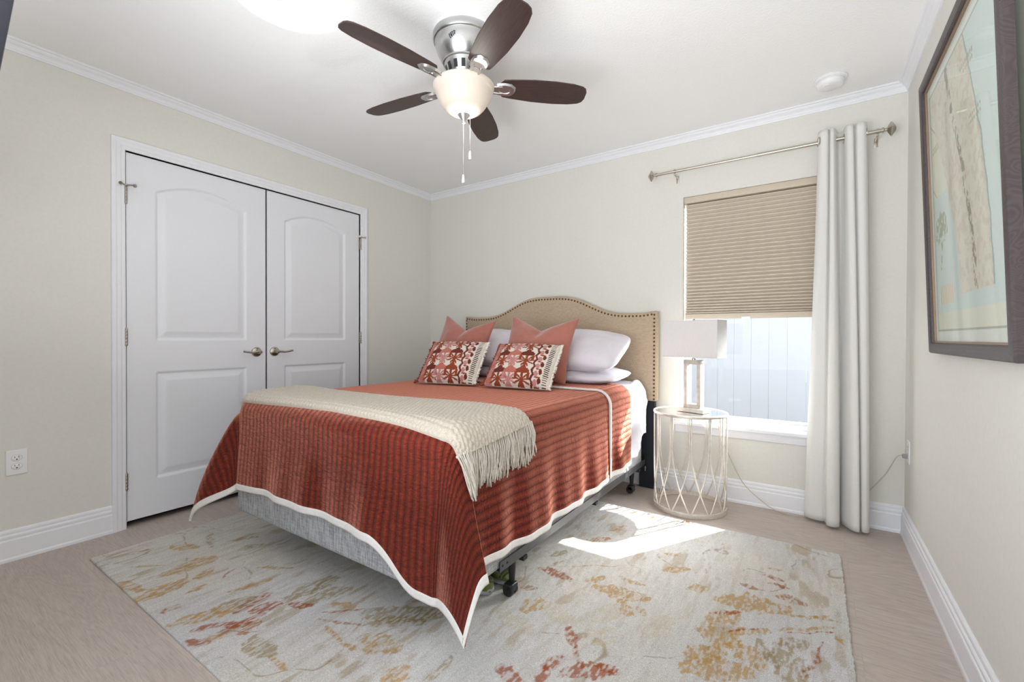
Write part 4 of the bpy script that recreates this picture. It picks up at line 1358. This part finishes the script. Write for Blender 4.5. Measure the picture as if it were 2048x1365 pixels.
def m_curtain():
    k = NT('off_white_linen_curtain')
    n1 = k.noise(k.coords('Object', (1, 1, 0.08)), 420, 2)
    n2 = k.noise(k.coords('Object', (0.1, 0.1, 1)), 420, 2)
    g = k.math('ADD', k.math('MULTIPLY', n1, 0.5), k.math('MULTIPLY', n2, 0.5))
    k.l(k.ramp(g, [(0.35, lin(243, 242, 239)), (0.65, lin(249, 248, 246))]), k.b.inputs['Base Color'])
    k.b.inputs['Roughness'].default_value = 0.9
    tl, mx = k.n('ShaderNodeBsdfTranslucent'), k.n('ShaderNodeMixShader')
    tl.inputs[0].default_value = lin(244, 243, 238)
    mx.inputs[0].default_value = 0.30
    k.l(k.b.outputs[0], mx.inputs[1]); k.l(tl.outputs[0], mx.inputs[2])
    k.l(mx.outputs[0], k.t.nodes['Material Output'].inputs[0])
    k.bump(g, 0.1, 0.001)
    return k.m
CURT = m_curtain()
ct = thing('curtain', 'off-white floor-length curtain panel gathered at the right of the window', 'curtain', (3.18, RY, 0.02))
top = [(3.086, -0.055), (3.082, -0.100), (3.096, -0.128), (3.120, -0.130), (3.129, -0.112), (3.132, -0.102), (3.138, -0.122), (3.150, -0.124), (3.160, -0.095), (3.168, -0.055),
       (3.183, -0.040), (3.196, -0.062), (3.202, -0.100), (3.212, -0.126), (3.232, -0.128), (3.240, -0.104), (3.245, -0.102), (3.254, -0.126), (3.280, -0.128), (3.296, -0.100), (3.292, -0.050)]
bot = [(3.040, -0.030), (3.035, -0.066), (3.060, -0.100), (3.110, -0.112), (3.128, -0.106), (3.134, -0.118), (3.140, -0.160), (3.168, -0.172), (3.192, -0.150), (3.196, -0.100),
       (3.200, -0.070), (3.212, -0.100), (3.232, -0.140), (3.254, -0.172), (3.276, -0.176), (3.281, -0.150), (3.286, -0.140), (3.292, -0.160), (3.308, -0.165), (3.322, -0.140), (3.318, -0.095)]
npath, nrow = 220, 70
Tp, Bp = spline(top, npath), spline(bot, npath)
zz = np.linspace(2.192, 0.018, nrow)
V = np.zeros((npath, nrow, 3))
for j, z in enumerate(zz):
    f_ = (2.192 - z) / 2.17
    g = 0.75 * f_ + 0.25 * smooth01(f_)
    sway = 0.004 * math.sin(3.0 * f_ + 0.5)
    V[:, j, 0] = Tp[:, 0] * (1 - g) + Bp[:, 0] * g + sway
    V[:, j, 1] = Tp[:, 1] * (1 - g) + Bp[:, 1] * g
    V[:, j, 2] = z
o = raw('fabric', V.reshape(-1, 3), grid_faces(npath, nrow), CURT, ct, True)
md = o.modifiers.new('thickness', 'SOLIDIFY'); md.thickness = 0.0015
hmq = MB()
GROM = plain('nickel_grommet', lin(176, 170, 160), 0.3, 1.0)
gi = [int(npath * q) for q in (0.06, 0.44, 0.57, 0.95)]
for i in gi:
    p = V[i, 0]; t = V[min(i + 2, npath - 1), 0] - V[max(i - 2, 0), 0]
    nrm = Vector((t[1], -t[0], 0)).normalized()
    MB().lathe([(0.018, -0.002), (0.026, -0.002), (0.026, 0.002), (0.018, 0.002), (0.018, -0.002)], (p[0], p[1], RZ), 24, nrm).build('grommet', GROM, ct, auto=40)

# ------------------------------------------------------------------ ceiling fan
FX_, FY_ = 1.747, -1.581
fan = thing('ceiling_fan', 'five-blade dark wood ceiling fan with nickel motor and glowing glass bowl', 'ceiling fan', (FX_, FY_, H))
c0 = (FX_, FY_, 0)
MB().lathe([(0, H), (0.138, H), (0.1395, H - 0.004), (0.1395, H - 0.026), (0.136, H - 0.031), (0.1305, H - 0.033), (0.1290, H - 0.036), (0.1285, H - 0.050), (0.120, H - 0.080),
            (0.105, H - 0.108), (0.096, H - 0.120), (0.094, H - 0.122), (0.094, H - 0.128), (0.090, H - 0.130), (0.070, H - 0.131), (0, H - 0.131)], c0, 72).build('motor_housing', BRNICKEL, fan, auto=35)
vent = MB().lathe([(0.088, H - 0.130), (0.086, H - 0.136), (0.070, H - 0.186), (0.066, H - 0.190), (0.05, H - 0.192), (0, H - 0.192)], c0, 72).build('vent_ring', BRNICKEL, fan, auto=35)
vm = MB()
for k in range(14):
    a0 = 2 * math.pi * k / 14
    P4 = []
    for da, z in ((-0.10, H - 0.145), (0.10, H - 0.145), (0.12, H - 0.176), (-0.12, H - 0.176)):
        r = 0.086 + (0.070 - 0.086) * ((H - 0.136) - z) / 0.050 + 0.0012
        P4.append((FX_ + r * math.cos(a0 + da), FY_ + r * math.sin(a0 + da), z))
    vm.add(P4, [(3, 2, 1, 0)])
vm.build('vent_slot', BLACKP, vent)
MB().lathe([(0, H - 0.190), (0.055, H - 0.190), (0.060, H - 0.195), (0.060, H - 0.212), (0.050, H - 0.218), (0, H - 0.218)], c0, 48).build('light_fitter', BRNICKEL, fan, auto=35)
# small script mark on the housing
mk = MB()
pts = []
for t in np.linspace(0, 1, 60):
    a = math.radians(-75) + 0.24 * t - 0.10
    z = H - 0.072 + 0.012 * t + 0.010 * math.sin(t * 26) * (1 - 0.3 * t)
    r = np.interp(z, [H - 0.108, H - 0.080, H - 0.050], [0.105, 0.120, 0.1285]) + 0.001
    a += 0.02 * math.cos(t * 30)
    pts.append((FX_ + r * math.cos(a), FY_ + r * math.sin(a), z))
mk.tube(pts, 0.0013, 6)
mk.build('script_mark', BLACKP, fan)
def m_blade():
    k = NT('dark_walnut_blade')
    g = k.noise(k.coords('UV', (4, 60, 1)), 3, 4, 0.6, 0.4)
    k.l(k.ramp(g, [(0.3, lin(46, 33, 30)), (0.7, lin(68, 50, 45))]), k.b.inputs['Base Color'])
    k.b.inputs['Roughness'].default_value = 0.42
    return k.m
BLADE = m_blade()
def blade_outline():
    half = [(0.165, 0.030), (0.180, 0.050), (0.215, 0.056), (0.32, 0.066), (0.42, 0.0675), (0.50, 0.062), (0.545, 0.052), (0.562, 0.040), (0.570, 0.020)]
    return [(r, w) for r, w in half] + [(r, -w) for r, w in half[::-1]]
PITCH = math.radians(12.5)
BZ = 2.182
for k in range(5):
    a0 = math.radians(-101.5 + 72 * k)
    ra, ta = Vector((math.cos(a0), math.sin(a0), 0)), Vector((-math.sin(a0), math.cos(a0), 0))
    tv = ta * math.cos(PITCH) - Vector((0, 0, 1)) * math.sin(PITCH)
    nv_ = ra.cross(tv)
    C0 = Vector((FX_, FY_, BZ))
    ol = blade_outline()
    bm = bmesh.new()
    lo = [bm.verts.new(C0 + ra * r + tv * w - nv_ * 0.003) for r, w in ol]
    hi = [bm.verts.new(C0 + ra * r + tv * w + nv_ * 0.003) for r, w in ol]
    bm.faces.new(lo[::-1]); bm.faces.new(hi)
    for i in range(len(ol)):
        j = (i + 1) % len(ol)
        bm.faces.new((lo[i], lo[j], hi[j], hi[i]))
    V = [v.co[:] for v in bm.verts]
    bm.verts.index_update()
    Fc = [[v.index for v in f.verts] for f in bm.faces]
    bm.free()
    uv = [(r, w) for r, w in ol] * 2
    bl = raw('blade', V, Fc, BLADE, fan, False, uv)
    md = bl.modifiers.new('bevel', 'BEVEL'); md.width = 0.0015; md.segments = 2; md.limit_method = 'ANGLE'; md.angle_limit = math.radians(60)
    # iron: arm from the hub and a shield under the blade root
    ir = MB()
    hub = C0 + ra * 0.055 + Vector((0, 0, 0.012))
    arm = spline([hub, C0 + ra * 0.085 + Vector((0, 0, 0.008)) - nv_ * 0.004, C0 + ra * 0.125 - nv_ * 0.010, C0 + ra * 0.175 - nv_ * 0.008], 12)
    for sg in (-1, 1):
        ir.tube([Vector(p) + tv * sg * (0.010 + 0.010 * i / 11) for i, p in enumerate(arm)], 0.0065, 8)
    shield = [(0.135, 0.020), (0.150, 0.032), (0.185, 0.038), (0.215, 0.034), (0.236, 0.016)]
    so = shield + [(r, -w) for r, w in shield[::-1]]
    nS = len(so)
    Vs = [C0 + ra * r + tv * w - nv_ * 0.0035 for r, w in so] + [C0 + ra * (0.185 + (r - 0.185) * 0.86) + tv * w * 0.86 - nv_ * 0.012 for r, w in so] + [C0 + ra * (0.185 + (r - 0.185) * 0.5) + tv * w * 0.5 - nv_ * 0.012 for r, w in so]
    Vs += [C0 + ra * (0.185 + (r - 0.185) * 0.45) + tv * w * 0.45 - nv_ * 0.0085 for r, w in so]
    Fs = []
    for L_ in range(3):
        Fs += [(L_ * nS + i, L_ * nS + (i + 1) % nS, (L_ + 1) * nS + (i + 1) % nS, (L_ + 1) * nS + i) for i in range(nS)]
    Fs.append(tuple(3 * nS + i for i in range(nS)))
    ir.add(Vs, Fs)
    ir.build('blade_iron', BRNICKEL, bl, auto=40)
def m_bowl():
    k = NT('frosted_alabaster_glass')
    k.b.inputs['Base Color'].default_value = lin(212, 200, 187)
    k.b.inputs['Roughness'].default_value = 0.35
    nz = k.noise(k.coords('Object'), 9, 3)
    sep = k.n('ShaderNodeSeparateXYZ')
    k.l(k.coords('Object'), sep.inputs[0])
    # the lamp inside glows through the lower part of the glass
    k.l(k.ramp(k.math('ADD', k.math('MULTIPLY', sep.outputs[2], 7.0), k.math('ADD', 2.75, k.math('MULTIPLY', nz, 0.3))), [(0.25, (0.52, 0.33, 0.19, 1)), (0.7, (0.42, 0.33, 0.25, 1)), (1.0, (0.16, 0.13, 0.11, 1))]), k.b.inputs['Emission Color'])
    k.b.inputs['Emission Strength'].default_value = 0.36
    return k.m
BOWL = m_bowl()
MB().lathe([(0.050, 2.182), (0.118, 2.182), (0.131, 2.180), (0.1375, 2.174), (0.1380, 2.166), (0.1345, 2.159), (0.1340, 2.155), (0.1315, 2.150), (0.1275, 2.145), (0.1270, 2.141),
            (0.122, 2.130), (0.112, 2.110), (0.098, 2.088), (0.082, 2.070), (0.060, 2.056), (0.030, 2.047), (0, 2.045)], c0, 72).build('glass_bowl', BOWL, fan, True)
MB().lathe([(0, 2.049), (0.027, 2.049), (0.0275, 2.045), (0.020, 2.036), (0.010, 2.024), (0.008, 2.020), (0.0095, 2.016), (0.006, 2.010), (0, 2.009)], c0, 32).build('finial', BRNICKEL, fan, auto=40)
CHAINM = plain('bright_chain', lin(214, 212, 208), 0.3, 0.8)
GLASSY = plain('clear_acrylic_pull', lin(214, 218, 220), 0.12, 0.3)
for (dx, dy, zb) in ((-0.028, 0.030, 1.795), (-0.006, 0.052, 1.905)):
    ch = MB()
    x, y = FX_ + dx, FY_ + dy
    ch.tube([(x, y, 2.19), (x, y, zb)], 0.0009, 6)
    zq = 2.05
    while zq > zb:
        ch.lathe([(0, -0.0016), (0.0015, 0), (0, 0.0016)], (x, y, zq), 6)
        zq -= 0.006
    c_ = ch.build('pull_chain', CHAINM, fan, True)
    MB().lathe([(0, 0), (0.004, -0.002), (0.0055, -0.008), (0.0075, -0.030), (0.0078, -0.038), (0.006, -0.041), (0, -0.041)], (x, y, zb), 16).build('pull_weight', GLASSY, c_, auto=40)

lamp('fan_lamp_light', 'POINT', (FX_, FY_, 2.002), None, 2.2, (1.0, 0.95, 0.88), shadow_soft_size=0.006)

# ------------------------------------------------------------------ smoke detector, outlets
WPL = plain('white_plastic', lin(236, 236, 236), 0.4, var=0.01)
SLOT = plain('dark_slot', lin(38, 40, 46), 0.8)
sd = thing('smoke_detector', 'round white smoke detector on the ceiling near the window', 'smoke detector', (3.133, -0.262, H))
MB().lathe([(0, H), (0.071, H), (0.073, H - 0.003), (0.073, H - 0.010), (0.070, H - 0.013), (0.061, H - 0.0135), (0.061, H - 0.017)], (3.133, -0.262, 0), 56).build('base_plate', WPL, sd, auto=40)
MB().lathe([(0.059, H - 0.0137), (0.059, H - 0.0165), (0.0605, H - 0.0170), (0.062, H - 0.020), (0.058, H - 0.034), (0.050, H - 0.040), (0, H - 0.042)], (3.133, -0.262, 0), 56).build('cover', WPL, sd, auto=40)
MB().lathe([(0.061, H - 0.0138), (0.0605, H - 0.0168)], (3.133, -0.262, 0), 56).build('air_gap', SLOT, sd)
MB().lathe([(0, H - 0.046), (0.011, H - 0.046), (0.013, H - 0.044), (0.013, H - 0.040), (0.016, H - 0.040), (0.016, H - 0.0395)], (3.118, -0.292, 0), 28).build('test_button', WPL, sd, auto=40)

def outlet(name, label, org, out, side):
    """org: plate centre on the wall; out: wall normal; side: along the wall"""
    org, out, side, up = Vector(org), Vector(out), Vector(side), Vector((0, 0, 1))
    M = Matrix((side, up, out)).transposed().to_4x4()
    M.translation = org
    def tr(mb):
        mb.V = [tuple(M @ Vector(v)) for v in mb.V]
        return mb
    t = thing(name, label, 'outlet', org)
    tr(MB().box((-0.035, -0.0575, 0), (0.035, 0.0575, 0.0055), 0.003, 3)).build('cover_plate', WPL, t, auto=40)
    for sg in (-1, 1):
        f = tr(MB().lathe([(0, 0.0066), (0.0160, 0.0066), (0.0172, 0.0058), (0.0172, 0.003)], (0, sg * 0.0195, 0), 28, xs=(1, 0.82))).build('receptacle', WPL, t, auto=40)
        s = MB()
        s.box((-0.0073, sg * 0.0195 + 0.001, 0.0052), (-0.0055, sg * 0.0195 + 0.0085, 0.0069)).box((0.0055, sg * 0.0195 + 0.001, 0.0052), (0.0073, sg * 0.0195 + 0.0095, 0.0069))
        s.lathe([(0, 0.0069), (0.0026, 0.0069), (0.0026, 0.0050)], (0, sg * 0.0195 - 0.006, 0), 12)
        tr(s).build('slot', SLOT, f)
        r_ = MB()
        r_.tube([(0.0178 * math.cos(q), sg * 0.0195 + 0.0148 * math.sin(q), 0.0054) for q in np.linspace(0, 2 * math.pi, 40)[:-1]], 0.0005, 5, closed=True)
        tr(r_).build('seam', plain('grey_seam', lin(150, 152, 158), 0.6), f)
    tr(MB().lathe([(0, 0.0062), (0.0028, 0.0060), (0.0028, 0.0050)], (0, 0, 0), 12)).build('screw', WPL, t)
outlet('wall_outlet', 'white duplex outlet low on the left wall', (0.0005, -2.711, 0.452), (1, 0, 0), (0, 1, 0))
outlet('wall_outlet', 'white outlet on the right wall near the corner with the lamp plug in it', (W - 0.0005, -0.135, 0.463), (-1, 0, 0), (0, -1, 0))

# ------------------------------------------------------------------ framed map
FW0, FW1, FZ0, FZ1 = -1.650, -0.735, 0.984, 2.048
TILT = math.radians(2.15)
piv = Vector((W - 0.002, 0, FZ0))
RT = Matrix.Rotation(-TILT, 3, 'Y')
def tilt(mb):
    mb.V = [tuple(RT @ (Vector(v) - piv) + piv) for v in mb.V]
    return mb
def m_framewood():
    k = NT('dark_stained_wood_frame')
    co = k.coords('Object', (1, 1, 1))
    w = k.noise(co, 6, 2, 0.5, 1.5)
    g = k.math('SINE', k.math('MULTIPLY', w, 160.0))
    k.l(k.ramp(k.math('ADD', k.math('MULTIPLY', g, 0.14), 0.5), [(0.2, lin(58, 49, 50)), (0.8, lin(82, 71, 72))]), k.b.inputs['Base Color'])
    k.b.inputs['Roughness'].default_value = 0.42
    k.bump(g, 0.08, 0.001)
    return k.m
FRW = m_framewood()
pf = thing('picture_frame', 'dark wood framed map leaning off the right wall', 'picture', (W - 0.002, (FW0 + FW1) / 2, FZ0))
# mitred moulding: (inward distance, thickness off the wall)
MOLD = [(0, 0), (0, 0.019), (0.004, 0.024), (0.014, 0.0265), (0.026, 0.0265), (0.036, 0.024), (0.040, 0.020), (0.041, 0.012), (0.0415, 0.0)]
V = []
for (y, z, sy, sz) in ((FW0, FZ0, 1, 1), (FW0, FZ1, 1, -1), (FW1, FZ1, -1, -1), (FW1, FZ0, -1, 1)):
    V += [(W - 0.002 - t_, y + sy * d, z + sz * d) for d, t_ in MOLD]
n = len(MOLD)
Fc = [(s * n + i, ((s + 1) % 4) * n + i, ((s + 1) % 4) * n + (i + 1) % n, s * n + (i + 1) % n) for s in range(4) for i in range(n)]
tilt(MB().add(V, Fc)).build('wooden_frame', FRW, pf, auto=30)
LIP = plain('bronze_inner_lip', lin(150, 126, 106), 0.4, 0.4)
V = []
for (y, z, sy, sz) in ((FW0, FZ0, 1, 1), (FW0, FZ1, 1, -1), (FW1, FZ1, -1, -1), (FW1, FZ0, -1, 1)):
    V += [(W - 0.002 - t_, y + sy * d, z + sz * d) for d, t_ in ((0.040, 0.004), (0.040, 0.014), (0.047, 0.013), (0.047, 0.004))]
Fc = [(s * 4 + i, ((s + 1) % 4) * 4 + i, ((s + 1) % 4) * 4 + (i + 1) % 4, s * 4 + (i + 1) % 4) for s in range(4) for i in range(4)]
tilt(MB().add(V, Fc)).build('inner_lip', LIP, pf)
# printed map: land strip between pale water, with grid lines and small marks
ny, nz = 260, 310
y = np.linspace(FW0 + 0.044, FW1 - 0.044, ny)
z = np.linspace(FZ0 + 0.044, FZ1 - 0.044, nz)
Yg, Zg = np.meshgrid(y, z, indexing='ij')
p = (FW1 - 0.044 - Yg) / (FW1 - FW0 - 0.088)          # 0 = far side, 1 = near side
q = (Zg - FZ0 - 0.044) / (FZ1 - FZ0 - 0.088)          # 0 = bottom
sea, land, cream, tan_ = np.array(lin(212, 222, 218)[:3]), np.array(lin(222, 214, 198)[:3]), np.array(lin(228, 225, 208)[:3]), np.array(lin(190, 178, 154)[:3])
Cm = np.ones(p.shape + (3,)) * sea
coast = 0.78 - 0.22 * (1 - q) ** 0.5 * 0 + 0.10 * np.sin(q * 3.0 + 0.4) + 0.02 * (fbm(q * 20, q * 0, 3, 3) - 0.5) - 0.18 * q
west = 0.36 + 0.10 * np.sin(q * 5 + 1.0) + 0.05 * (fbm(q * 14, q * 0 + 5, 9, 3) - 0.5) - 0.22 * smooth01((q - 0.55) / 0.4)
ld = (p < coast) & (p > west) & (q > 0.16)
Cm[ld] = land
mott = fbm(p * 40, q * 50, 23, 4)
Cm = np.where((ld & (mott > 0.56))[..., None], np.array(lin(214, 200, 184)[:3]), Cm)
Cm = np.where((ld & (np.abs(p - (west + coast) / 2) < 0.02) & (fbm(p * 90, q * 60, 29, 2) > 0.5))[..., None], np.array(lin(150, 140, 120)[:3]), Cm)
rim = np.abs(p - coast) < 0.006
Cm[rim & (q > 0.16)] = np.array(lin(160, 176, 172)[:3])
upper = (p < west) & (q > 0.55)
Cm[upper] = cream
for s_ in (0.0, 0.25, 0.5, 0.75):
    ln = np.abs(((p * 0.6 + q * 1.0) + s_) % 0.25 - 0.12) < 0.004
    Cm[ln & upper] = tan_
palm = (np.hypot((p - 0.17) / 0.10, (q - 0.42) / 0.06) < 0.7 + 0.6 * fbm(p * 30, q * 30, 37, 2)) | ((np.abs(p - 0.16 - 0.02 * np.sin(q * 20)) < 0.012) & (q > 0.27) & (q < 0.42))
Cm[palm & (fbm(p * 60, q * 60, 43, 2) > 0.45)] = np.array(lin(166, 172, 142)[:3])
leg_ = (p > 0.12) & (p < 0.34) & (q > 0.14) & (q < 0.21)
Cm[leg_] = cream
Cm[leg_ & (np.sin(p * 260) > 0.5)] = np.array(lin(208, 172, 140)[:3])
for (pp_, qq_, w_, h_) in ((0.62, 0.86, 0.16, 0.008), (0.64, 0.84, 0.12, 0.006), (0.70, 0.66, 0.14, 0.006), (0.70, 0.68, 0.14, 0.004), (0.12, 0.73, 0.12, 0.006), (0.12, 0.745, 0.10, 0.004), (0.5, 0.05, 0.7, 0.004)):
    Cm[(np.abs(p - pp_) < w_ / 2) & (np.abs(q - qq_) < h_) & (np.sin(p * 300) > -0.3)] = tan_ * 0.9
low = q < 0.11
Cm[low] = cream
bd = (np.minimum.reduce([p, 1 - p, q, 1 - q]) < 0.045)
Cm[bd] = np.array(lin(228, 228, 220)[:3])
ln = np.abs(np.minimum.reduce([p, 1 - p, q, 1 - q]) - 0.045) < 0.003
Cm[ln] = np.array(lin(170, 170, 158)[:3])
Cm = Cm * (0.96 + 0.08 * fbm(p * 120, q * 140, 47, 2))[..., None]
mb = tilt(MB().add(np.stack([np.full(Yg.shape, W - 0.0085), Yg, Zg], -1).reshape(-1, 3), grid_faces(ny, nz)))
k_ = NT('printed_map_paper')
at = k_.n('ShaderNodeAttribute', attribute_name='Col')
k_.l(at.outputs['Color'], k_.b.inputs['Base Color'])
k_.b.inputs['Roughness'].default_value = 0.7
o = mb.build('map_print', k_.m, pf, False)
colour_attr(o, Cm.reshape(-1, 3))
tilt(MB().box((W - 0.0125, FW0 + 0.042, FZ0 + 0.042), (W - 0.0105, FW1 - 0.042, FZ1 - 0.042))).build('glass_pane', m_glass('picture_glass', 0.8), pf)

# ------------------------------------------------------------------ television on the wall behind
TVB = plain('dark_television_plastic', lin(26, 28, 38), 0.35)
TVS = plain('television_screen', lin(14, 18, 30), 0.08)
tx0, tx1 = 0.42, 1.50
tvp = Vector((tx1, -2.932, 1.76))
RTV = Matrix.Rotation(math.radians(-7.3), 3, 'X')
tv = thing('television', 'black flat television tilted down at the upper left edge', 'television', ((tx0 + tx1) / 2, -2.96, 1.76))
def tvt(mb):
    mb.V = [tuple(RTV @ (Vector(v) - tvp) + tvp) for v in mb.V]
    return mb
tvt(MB().box((tx0, -2.972, 1.445), (tx1, -2.932, 2.075), 0.005)).build('cabinet', TVB, tv, auto=40)
tvt(MB().box((tx0 + 0.012, -2.933, 1.462), (tx1 - 0.012, -2.9312, 2.063))).build('screen', TVS, tv)
mt = MB().box((0.88, -3.02, 1.62), (1.04, -2.965, 1.90), 0.004).box((0.93, YF, 1.72), (0.99, -3.0, 1.78), 0.004).box((0.86, YF, 1.60), (1.06, YF + 0.02, 1.90), 0.004)
mt.build('wall_mount', BLACKP, tv)

# ------------------------------------------------------------------ sneakers under the bed
GREEN = plain('lime_green_mesh_fabric', lin(92, 104, 40), 0.6, var=0.15, nscale=150, bump=0.3)
GREEND = plain('dark_olive_overlay', lin(58, 64, 30), 0.5)
SOLE = plain('grey_rubber_sole', lin(150, 150, 152), 0.7)
def sneaker(toe, yaw, label):
    d = Vector((math.cos(yaw), math.sin(yaw), 0)); s = Vector((-d.y, d.x, 0))
    toe = Vector(toe)
    root = thing('sneaker', label, 'shoe', (toe.x - d.x * 0.14, toe.y - d.y * 0.14, toe.z), 'green sneakers under the bed')
    L = [0.0, 0.012, 0.035, 0.07, 0.11, 0.15, 0.20, 0.25, 0.275, 0.285]
    wd = [0.006, 0.028, 0.042, 0.048, 0.046, 0.040, 0.036, 0.036, 0.030, 0.010]
    hh = [0.012, 0.036, 0.052, 0.058, 0.070, 0.086, 0.092, 0.095, 0.090, 0.070]
    def loft(zb, zt_f, wf, nm, m):
        mb = MB(); V = []; n = 20
        for l_, w_, h_ in zip(L, wd, hh):
            for k in range(n):
                a = 2 * math.pi * k / n
                ca, sa = math.cos(a), math.sin(a)
                zc, zr = zb(h_), zt_f(h_)
                y_ = w_ * wf * (abs(ca) ** 0.7) * (1 if ca > 0 else -1)
                z_ = (zc + zr) / 2 + (zr - zc) / 2 * (abs(sa) ** 0.7) * (1 if sa > 0 else -1)
                V.append(toe - d * l_ + s * y_ + Vector((0, 0, z_)))
        F_ = []
        for i in range(len(L) - 1):
            F_ += [(i * n + k, i * n + (k + 1) % n, (i + 1) * n + (k + 1) % n, (i + 1) * n + k) for k in range(n)]
        F_ += [tuple(range(n - 1, -1, -1)), tuple((len(L) - 1) * n + k for k in range(n))]
        mb.add(V, F_)
        return mb.build(nm, m, root, True)
    loft(lambda h: 0.001, lambda h: 0.022, 1.06, 'sole', SOLE)
    loft(lambda h: 0.016, lambda h: h, 0.98, 'upper', GREEN)
    cap = MB()
    for k, l_ in enumerate((0.020, 0.032)):
        pts = []
        for a in np.linspace(-1.3, 1.3, 15):
            w_ = np.interp(l_, L, wd); h_ = np.interp(l_, L, hh)
            pts.append(toe - d * l_ + s * (w_ * math.sin(a)) + Vector((0, 0, 0.020 + (h_ - 0.018) * math.cos(a * 0.9))))
        cap.tube(pts, 0.004, 6)
    cap.build('toe_cap', GREEND, root, True)
    for l_ in (0.075, 0.092, 0.109, 0.126):
        w_ = np.interp(l_, L, wd) * 0.55; h_ = np.interp(l_, L, hh)
        MB().tube([toe - d * l_ - s * w_ + Vector((0, 0, h_ - 0.008)), toe - d * l_ + Vector((0, 0, h_ + 0.003)), toe - d * l_ + s * w_ + Vector((0, 0, h_ - 0.008))], 0.003, 6).build('lace', GREEND, root, True)
RZT = 0.0125
sneaker((2.040, -1.615, RZT), math.radians(-12), 'green sneaker nearest the bed caster under the box spring')
sneaker((2.010, -1.725, RZT), math.radians(-18), 'green sneaker half hidden behind the hanging quilt corner')
